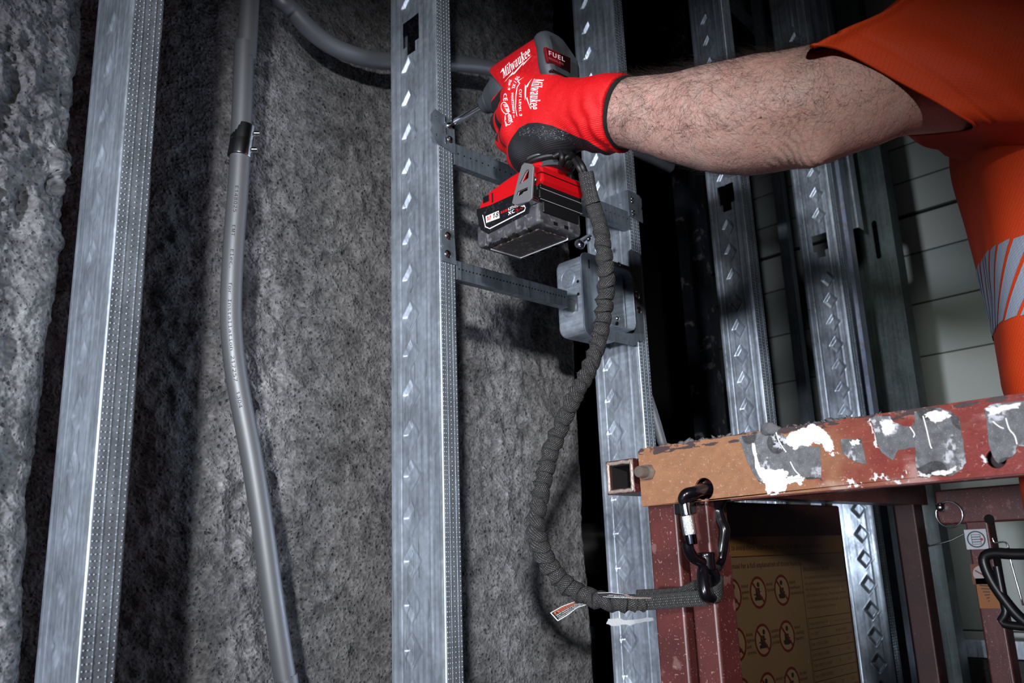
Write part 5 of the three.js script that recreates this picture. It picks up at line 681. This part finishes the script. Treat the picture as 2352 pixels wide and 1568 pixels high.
  // shirt: torso as stacked rings, front edge following the photo's outline
  const FR = [[2160, 292], [2163, 350], [2180, 420], [2200, 500], [2225, 620], [2250, 730], [2262, 830], [2270, 900], [2300, 1000], [2322, 1100], [2352, 1240]].map(([x, y]) => onX(x, y, 1.08)).map((p) => [p.y, p.z]).reverse();
  const front = (y) => { if (y <= FR[0][0]) return FR[0][1]; for (let i = 0; i < FR.length - 1; i++) if (y <= FR[i + 1][0]) return lerp(FR[i][1], FR[i + 1][1], (y - FR[i][0]) / (FR[i + 1][0] - FR[i][0])); return FR[FR.length - 1][1]; };
  const shoulderY = deck + 1.49, tr = [], TN = 130, TQ = 120, yLow = EY - .16;
  const torsoR = (y, q) => { const hz = sstep(deck + 1.34, shoulderY, y), zf = front(y) + .02 * hz, zb = C.z + .145 - .03 * hz, cz = (zf + zb) / 2, az = (cz - zf), ax = lerp(.205, .215, sstep(EY, EY + .3, y)) * (1 - .62 * Math.pow(hz, 2.2)); const c = Math.cos(q), s = Math.sin(q), k = (v) => Math.sign(v) * Math.pow(Math.abs(v), .84); const P = V(C.x + ax * k(c), y, cz + az * k(s)); const dr = q + (y - EY) * 1.1, fold = .009 * Math.sin(dr * 5 + 2.4 * fbm(q * .9, y * 3, 2, 2)) * (1 - hz) + .010 * (fbm(Math.cos(q) * 2.2 + 5, y * 3.6 + c * 1.2, s * 2.2, 3) - .5); const n = V(c / ax, 0, s / az).normalize(); return P.addScaledVector(n, fold); };
  for (let j = 0; j <= TN; j++) { const y = lerp(yLow, shoulderY, j / TN); tr.push(Array.from({ length: TQ }, (_, i) => torsoR(y, i / TQ * Math.PI * 2))); }
  const shirt = part(person, 'shirt', loft(tr, { uvw: (a, b) => [a * 1.16, b * (shoulderY - yLow)], capB: true }), orange, 'orange mesh work shirt');
  // reflective strips slanting round the waist
  for (let i = 0; i < 44; i++) { const q0 = i / 44 * Math.PI * 2, w = .118, yb = EY + .236, yt = EY + .312, g = grid(steps(0, 1, .25), steps(0, 1, .1), (a, b) => { const y = lerp(yb, yt, b) + .018 * Math.cos(q0 + .3), q = q0 + w * (a - .5) - .34 * (b - .5), p = torsoR(y, q), n = V(p.x - C.x, 0, p.z - C.z).normalize(); p.addScaledVector(n, .0012); return [p.x, p.y, p.z]; }); const uv = g.attributes.uv; for (let k = 0; k < uv.count; k++) uv.setXY(k, uv.getX(k) * .02, uv.getY(k) * .076); part(shirt, 'reflective_strip', g, silver); }
  // sleeve: rings from the hem loop to the shoulder
  const loop = (pts) => { const c = curve(pts, true, .5); return Array.from({ length: 90 }, (_, i) => c.getPoint(i / 90)); };
  const hemPx = [[1864, 105, -1], [1925, 111, -1], [1995, 146, -1], [2070, 188, -1], [2140, 226, -1], [2200, 262, -1], [2237, 286, -.8], [2229, 299, -.2], [2185, 304, .5], [2125, 308, .9], [2079, 306, 1], [2020, 262, 1], [1950, 200, 1], [1890, 135, .6]];
  const uAt = (px, py) => { let best = 0, bd = 1e9; for (let u = .5; u <= 1; u += .004) { const p = frame(u).p, r = V(CAM[0][0] * (p.x) + CAM[0][1] * (p.y - EY) + CAM[0][2] * (p.z - CZ), 0, 0); const q = depthOf(p), x = r.x / q * F + 1176, y = (CAM[1][0] * p.x + CAM[1][1] * (p.y - EY) + CAM[1][2] * (p.z - CZ)) / q * F + 784, d = Math.hypot(x - px, y - py); if (d < bd) { bd = d; best = u; } } return best; };
  const hem = hemPx.map(([x, y, s]) => { const u = uAt(x, y), p = frame(u).p, r = rad(u); return at(x, y, depthOf(p) + s * (r + .008) * .95); });
  const sh0 = V(C.x - .165, deck + 1.415, C.z - .03), mid = hem.reduce((a, p) => a.add(p), V(0, 0, 0)).divideScalar(hem.length);
  const shoulderRing = hem.map((p, i) => { const d = p.clone().sub(mid); const T = sh0.clone().sub(mid).normalize(); d.addScaledVector(T, -d.dot(T)); return sh0.clone().addScaledVector(d.normalize(), .105).add(V(0, 0, 0)); });
  const sl = []; const hemL = loop(hem), shL = loop(shoulderRing);
  for (let j = 0; j <= 70; j++) { const f = j / 70, e = f; const wr = (i) => .0045 * Math.sin(f * 11 + Math.cos(i / 90 * 6.283) * 2.2) * sstep(.12, .35, f) + .012 * (fbm(Math.cos(i / 90 * 6.283) * 1.6 + 4, f * 3.2, Math.sin(i / 90 * 6.283) * 1.6, 3) - .5) * sstep(.05, .3, f); sl.push(hemL.map((p, i) => { const b = p.clone().lerp(shL[i], e), o = b.clone().sub(mid.clone().lerp(sh0, e)).normalize(); const st = -.0022 * Math.exp(-(((f - .11) / .010) ** 2)); return b.addScaledVector(o, .016 * Math.sin(Math.PI * e) + wr(i) + st); })); }
  for (let j = 1; j <= 12; j++) { const f = j / 12, last = sl[70], c = last.reduce((a, p) => a.add(p), V(0, 0, 0)).divideScalar(90), t = V(C.x - .02, deck + 1.36, C.z); sl.push(last.map((p) => p.clone().sub(c).multiplyScalar(1 + .12 * Math.sin(f * 2)).add(c.clone().lerp(t, f)))); }
  const inner = hemL.map((p) => p.clone().lerp(mid, .03)), inner2 = hemL.map((p, i) => p.clone().lerp(shL[i], .12).lerp(mid.clone().lerp(sh0, .12), .05));
  const slv = part(shirt, 'sleeve', loft([inner2, inner, ...sl], {}), orange); 
  part(slv, 'sleeve_hem', tube(curve(hemL, true), .0016, 180, 8, true), orange);
  part(shirt, 'sleeve', (() => { const a = pt(.17, 1.43, 0), b = pt(.245, 1.19, .025), d = b.clone().sub(a).normalize(); return lathe([[.085, 0], [.088, .1], [.086, .2], [.084, a.distanceTo(b)], [.08, a.distanceTo(b)]], a, d, 40); })(), orange);

  // glove: knitted shell with fingers closed round the grip
  const GZ0 = .075, GZ1 = .36, GY0 = EY + .40, GY1 = EY + .635, X0 = .664;
  const K = (px, py, X, dx = 0) => onX(px, py, X).add(V(dx, 0, 0));
  const MCP = [K(1192, 203, .676), K(1176, 252, .672), K(1182, 302, .672), K(1200, 345, .676)], PIP = [K(1153, 238, .690), K(1151, 281, .688), K(1163, 323, .688), K(1187, 362, .690)], rM = [.0152, .0155, .0150, .0140], rP = [.0132, .0136, .0132, .0122];
  const DIP = PIP.map((p, i) => p.clone().add(V(.030, -.003, [-.002, -.003, -.002, .0][i]))), TIP = DIP.map((p, i) => p.clone().add(V(.010, -.004, [.018, .022, .022, .02][i])));
  const wr = sta[1].c, cuffEnd = sta[2].c, GF = [];
  const prim = (f, k) => GF.push([f, k]);
  const s03 = frame(0);
  prim(cone(sta[1].c, sta[2].c.clone().addScaledVector(frame(2 / NR).T, .001), sta[1].r + .0075, sta[2].r + .0015), .012);
  prim(cone(K(1330, 262, .696), sta[1].c, .0345, sta[1].r + .0065), .02);
  prim(cone(K(1268, 262, .688), K(1330, 262, .696), .030, .0335), .02);
  for (let i = 0; i < 4; i++) { prim(cone(K(1300, 232 + i * 17, .690), MCP[i], .022, rM[i] + .0008), .018); }
  prim(cone(K(1262, 222, .690), K(1205, 210, .684), .026, .0165), .016); prim(cone(K(1272, 318, .690), K(1222, 352, .690), .0285, .0225), .016); prim(cone(K(1222, 352, .690), K(1203, 366, .690), .0215, .0165), .012);
  prim(cone(K(1262, 225, .715), V(.732, EY + .555, .185), .018, .0135), .012); prim(cone(V(.732, EY + .555, .185), V(.735, EY + .55, .15), .013, .0105), .006);
  const FG = []; for (let i = 0; i < 4; i++) { FG.push([cone(MCP[i], PIP[i], rM[i], rP[i]), i]); FG.push([cone(PIP[i], DIP[i], rP[i], rP[i] - .001), i]); FG.push([cone(DIP[i], TIP[i], rP[i] - .001, rP[i] - .0022), i]); }
  const FW = [0, 1, 2].map((i) => cone(PIP[i].clone().add(V(.006, 0, .002)), PIP[i + 1].clone().add(V(.006, 0, .002)), .0118, .0118));
  const gloveF = (x, y, z) => { let d = 1e3; for (const [f, k] of GF) d = smin(d, f(x, y, z), k); const fi = [1e3, 1e3, 1e3, 1e3]; for (const [f, i] of FG) fi[i] = smin(fi[i], f(x, y, z), .003); let g = 1e3; for (const v of fi) g = smin(g, v, .005); for (const f of FW) g = smin(g, f(x, y, z), .007); d = smin(d, g, .007); const cf = sstep(.235, .275, z); d += cf * (.0016 * Math.sin((z - .24) * 330 + 5 * fbm(x * 40, y * 60, z * 20, 2)) * sstep(EY + .52, EY + .45, y) ) + .0016 * (fbm(x * 70, y * 70, z * 70, 2) - .5);
    const h = Math.max(Math.hypot(x - TX, (z - .18) * .86) - .0185, y - EY - .548); return Math.max(d, -h); };
  const lo = V(.64, EY + .40, .075), hi = V(.78, EY + .64, .36);
  const cut = (x, y, z) => { const T = frame(2 / NR).T, c = sta[2].c, pl = (x - c.x) * T.x + (y - c.y) * T.y + (z - c.z) * T.z; return Math.max(gloveF(x, y, z), pl - .002); };
  const gg = surfaceNets(cut, lo, hi, .002);
  { const p = gg.attributes.position, uv = new Float32Array(p.count * 2); for (let i = 0; i < p.count; i++) { uv[2 * i] = (p.getZ(i) - GZ0) / (GZ1 - GZ0); uv[2 * i + 1] = (p.getY(i) - GY0) / (GY1 - GY0); } gg.setAttribute('uv', new THREE.BufferAttribute(uv, 2)); }
  const GW = 2048, GH = Math.round(2048 * (GY1 - GY0) / (GZ1 - GZ0)), g2 = (px, py, X = X0) => { const p = onX(px, py, X); return [(p.z - GZ0) / (GZ1 - GZ0) * GW, (GY1 - p.y) / (GY1 - GY0) * GH]; };
  const gTex = canvasTex(GW, GH, (c, w, h) => {
    c.fillStyle = '#d4000c'; c.fillRect(0, 0, w, h);
    for (let i = 0; i < 34000; i++) { c.globalAlpha = .25 + rnd() * .3; c.fillStyle = rnd() < .6 ? '#8f0008' : '#f04048'; c.fillRect(rnd() * w, rnd() * h, 2 + rnd() * 9, 1 + rnd() * 1.5); }
    for (let i = 0; i < 5200; i++) { c.globalAlpha = .12 + rnd() * .45; c.fillStyle = '#ffb9b4'; c.fillRect(rnd() * w, rnd() * h, 2 + rnd() * 8, 1 + rnd() * 1.2); } c.globalAlpha = 1;
    const bk = '#16171b', W = (pts, f = '#f7f4f2') => poly(c, pts.map(([x, y]) => g2(x, y)), f);
    // black coating: sides of the fingers and the heel of the palm
    const WF = (pts, f) => poly(c, pts.map(([x, y]) => g2(x, y, .679)), f); WF([[1112, 250], [1126, 238], [1146, 222], [1163, 208], [1168, 206], [1160, 230], [1151, 254], [1142, 280], [1134, 304], [1110, 295]], bk);
    WF([[1157, 262], [1159, 290], [1155, 318], [1151, 330], [1138, 320], [1146, 292]], bk); WF([[1160, 300], [1168, 312], [1166, 340], [1160, 338]], '#7a0008');
    W([[1158, 400], [1164, 362], [1172, 338], [1184, 318], [1202, 297], [1222, 288], [1245, 286], [1272, 290], [1292, 299], [1312, 308], [1330, 314], [1345, 330], [1340, 350], [1300, 400], [1200, 420]], bk);
    for (let i = 0; i < 420; i++) { const x = rr(1200, 1296), y = 303 + 9 * Math.sin((x - 1200) / 30) * .4 + (rnd() + rnd() - 1) * 15, q = g2(x, y); c.globalAlpha = .2 + rnd() * .5; c.fillStyle = '#aeb4bc'; c.fillRect(q[0], q[1], 2 + rnd() * 8, 1 + rnd() * 4); } c.globalAlpha = 1;
    // print
    textAlong(c, 'Milwaukee', 'italic bold SZpx serif', g2(1228, 181), g2(1229, 256), g2(1250, 180)); W([[1224, 180], [1220, 205], [1217, 202], [1219, 231], [1222, 228], [1231, 258], [1218, 228.5], [1216, 236], [1212, 196], [1216, 202]]);
    textAlong(c, 'CUT LEVEL 3', 'bold SZpx sans-serif', g2(1200, 208), g2(1203, 271), g2(1206, 208)); W([[1204, 177], [1196, 189], [1201, 194], [1196, 204], [1194, 225], [1195, 255], [1198, 272], [1196, 271], [1192.5, 250], [1192, 222], [1194, 203], [1198.5, 195], [1193, 189]]);
    textAlong(c, 'SMARTSWIPE', 'bold SZpx sans-serif', g2(1182, 216), g2(1187, 265), g2(1187, 215.5)); textAlong(c, 'TM', 'bold SZpx sans-serif', g2(1188, 267), g2(1189, 275), g2(1190, 267)); textAlong(c, 'CE', 'bold SZpx sans-serif', g2(1161, 218), g2(1169, 239), g2(1169, 215)); textAlong(c, '10 / XL', 'bold SZpx sans-serif', g2(1190, 174), g2(1183, 207), g2(1196, 176)); textAlong(c, '25cm - 10', 'bold SZpx sans-serif', g2(1178, 186), g2(1174, 210), g2(1183, 187));
    for (const [a, b] of [[[1166, 242], [1176, 264]], [[1172, 266], [1182, 290]]]) { const p = g2(...a), q = g2(...b), r = 20; c.strokeStyle = '#f7f4f2'; c.lineWidth = 7; c.beginPath(); c.ellipse((p[0] + q[0]) / 2, (p[1] + q[1]) / 2, Math.hypot(q[0] - p[0], q[1] - p[1]) / 2, 34, Math.atan2(q[1] - p[1], q[0] - p[0]), 0, 7); c.stroke(); }
    textAlong(c, 'EN 388', 'bold SZpx sans-serif', g2(1168, 245), g2(1174, 262), g2(1175, 244)); textAlong(c, '4X43C', 'bold SZpx sans-serif', g2(1175, 268), g2(1180, 287), g2(1183, 266)); textAlong(c, 'EN 420', 'bold SZpx sans-serif', g2(1168, 272), g2(1174, 296), g2(1171, 271));
  });
  const knit = dataTex(256, (u, v) => { const row = Math.abs(Math.sin(v * Math.PI * 8)), st = Math.sin((u * 16 + Math.floor(v * 8) * .5) * Math.PI * 2) * .5 + .5; return grey(60 + row * 130 + st * 50); }, false, 1); knit.repeat.set((GZ1 - GZ0) / .0136, (GY1 - GY0) / .0136);
  const glove = part(person, 'glove', gg, new THREE.MeshPhysicalMaterial({ map: gTex, roughness: .62, bumpMap: knit, bumpScale: .00042, sheen: .08, sheenColor: new THREE.Color(0xff2020), sheenRoughness: .5 }), 'red knit glove with black palm coating and white print');
  const hr = [], H = [[1452, 183, 1412, 338], [1440, 180, 1404, 336]]; for (const du of [-.002, 0, .006, .0125, .0155]) { const u = 2 / NR + du + .001; hr.push(Array.from({ length: 60 }, (_, i) => armPoint(u, i / 60 * Math.PI * 2, du > .015 ? .0006 : du < -.001 ? .001 : .0026))); }
  part(glove, 'glove_hem', loft(hr, {}), new THREE.MeshStandardMaterial({ color: 0x0d0d0f, roughness: .85, bumpMap: weaveB, bumpScale: .0005 }), 'black hem of the cuff');
}

scene.traverse((o) => { if (o.isMesh) { o.castShadow = o.receiveShadow = true; } });
renderer.render(scene, camera);
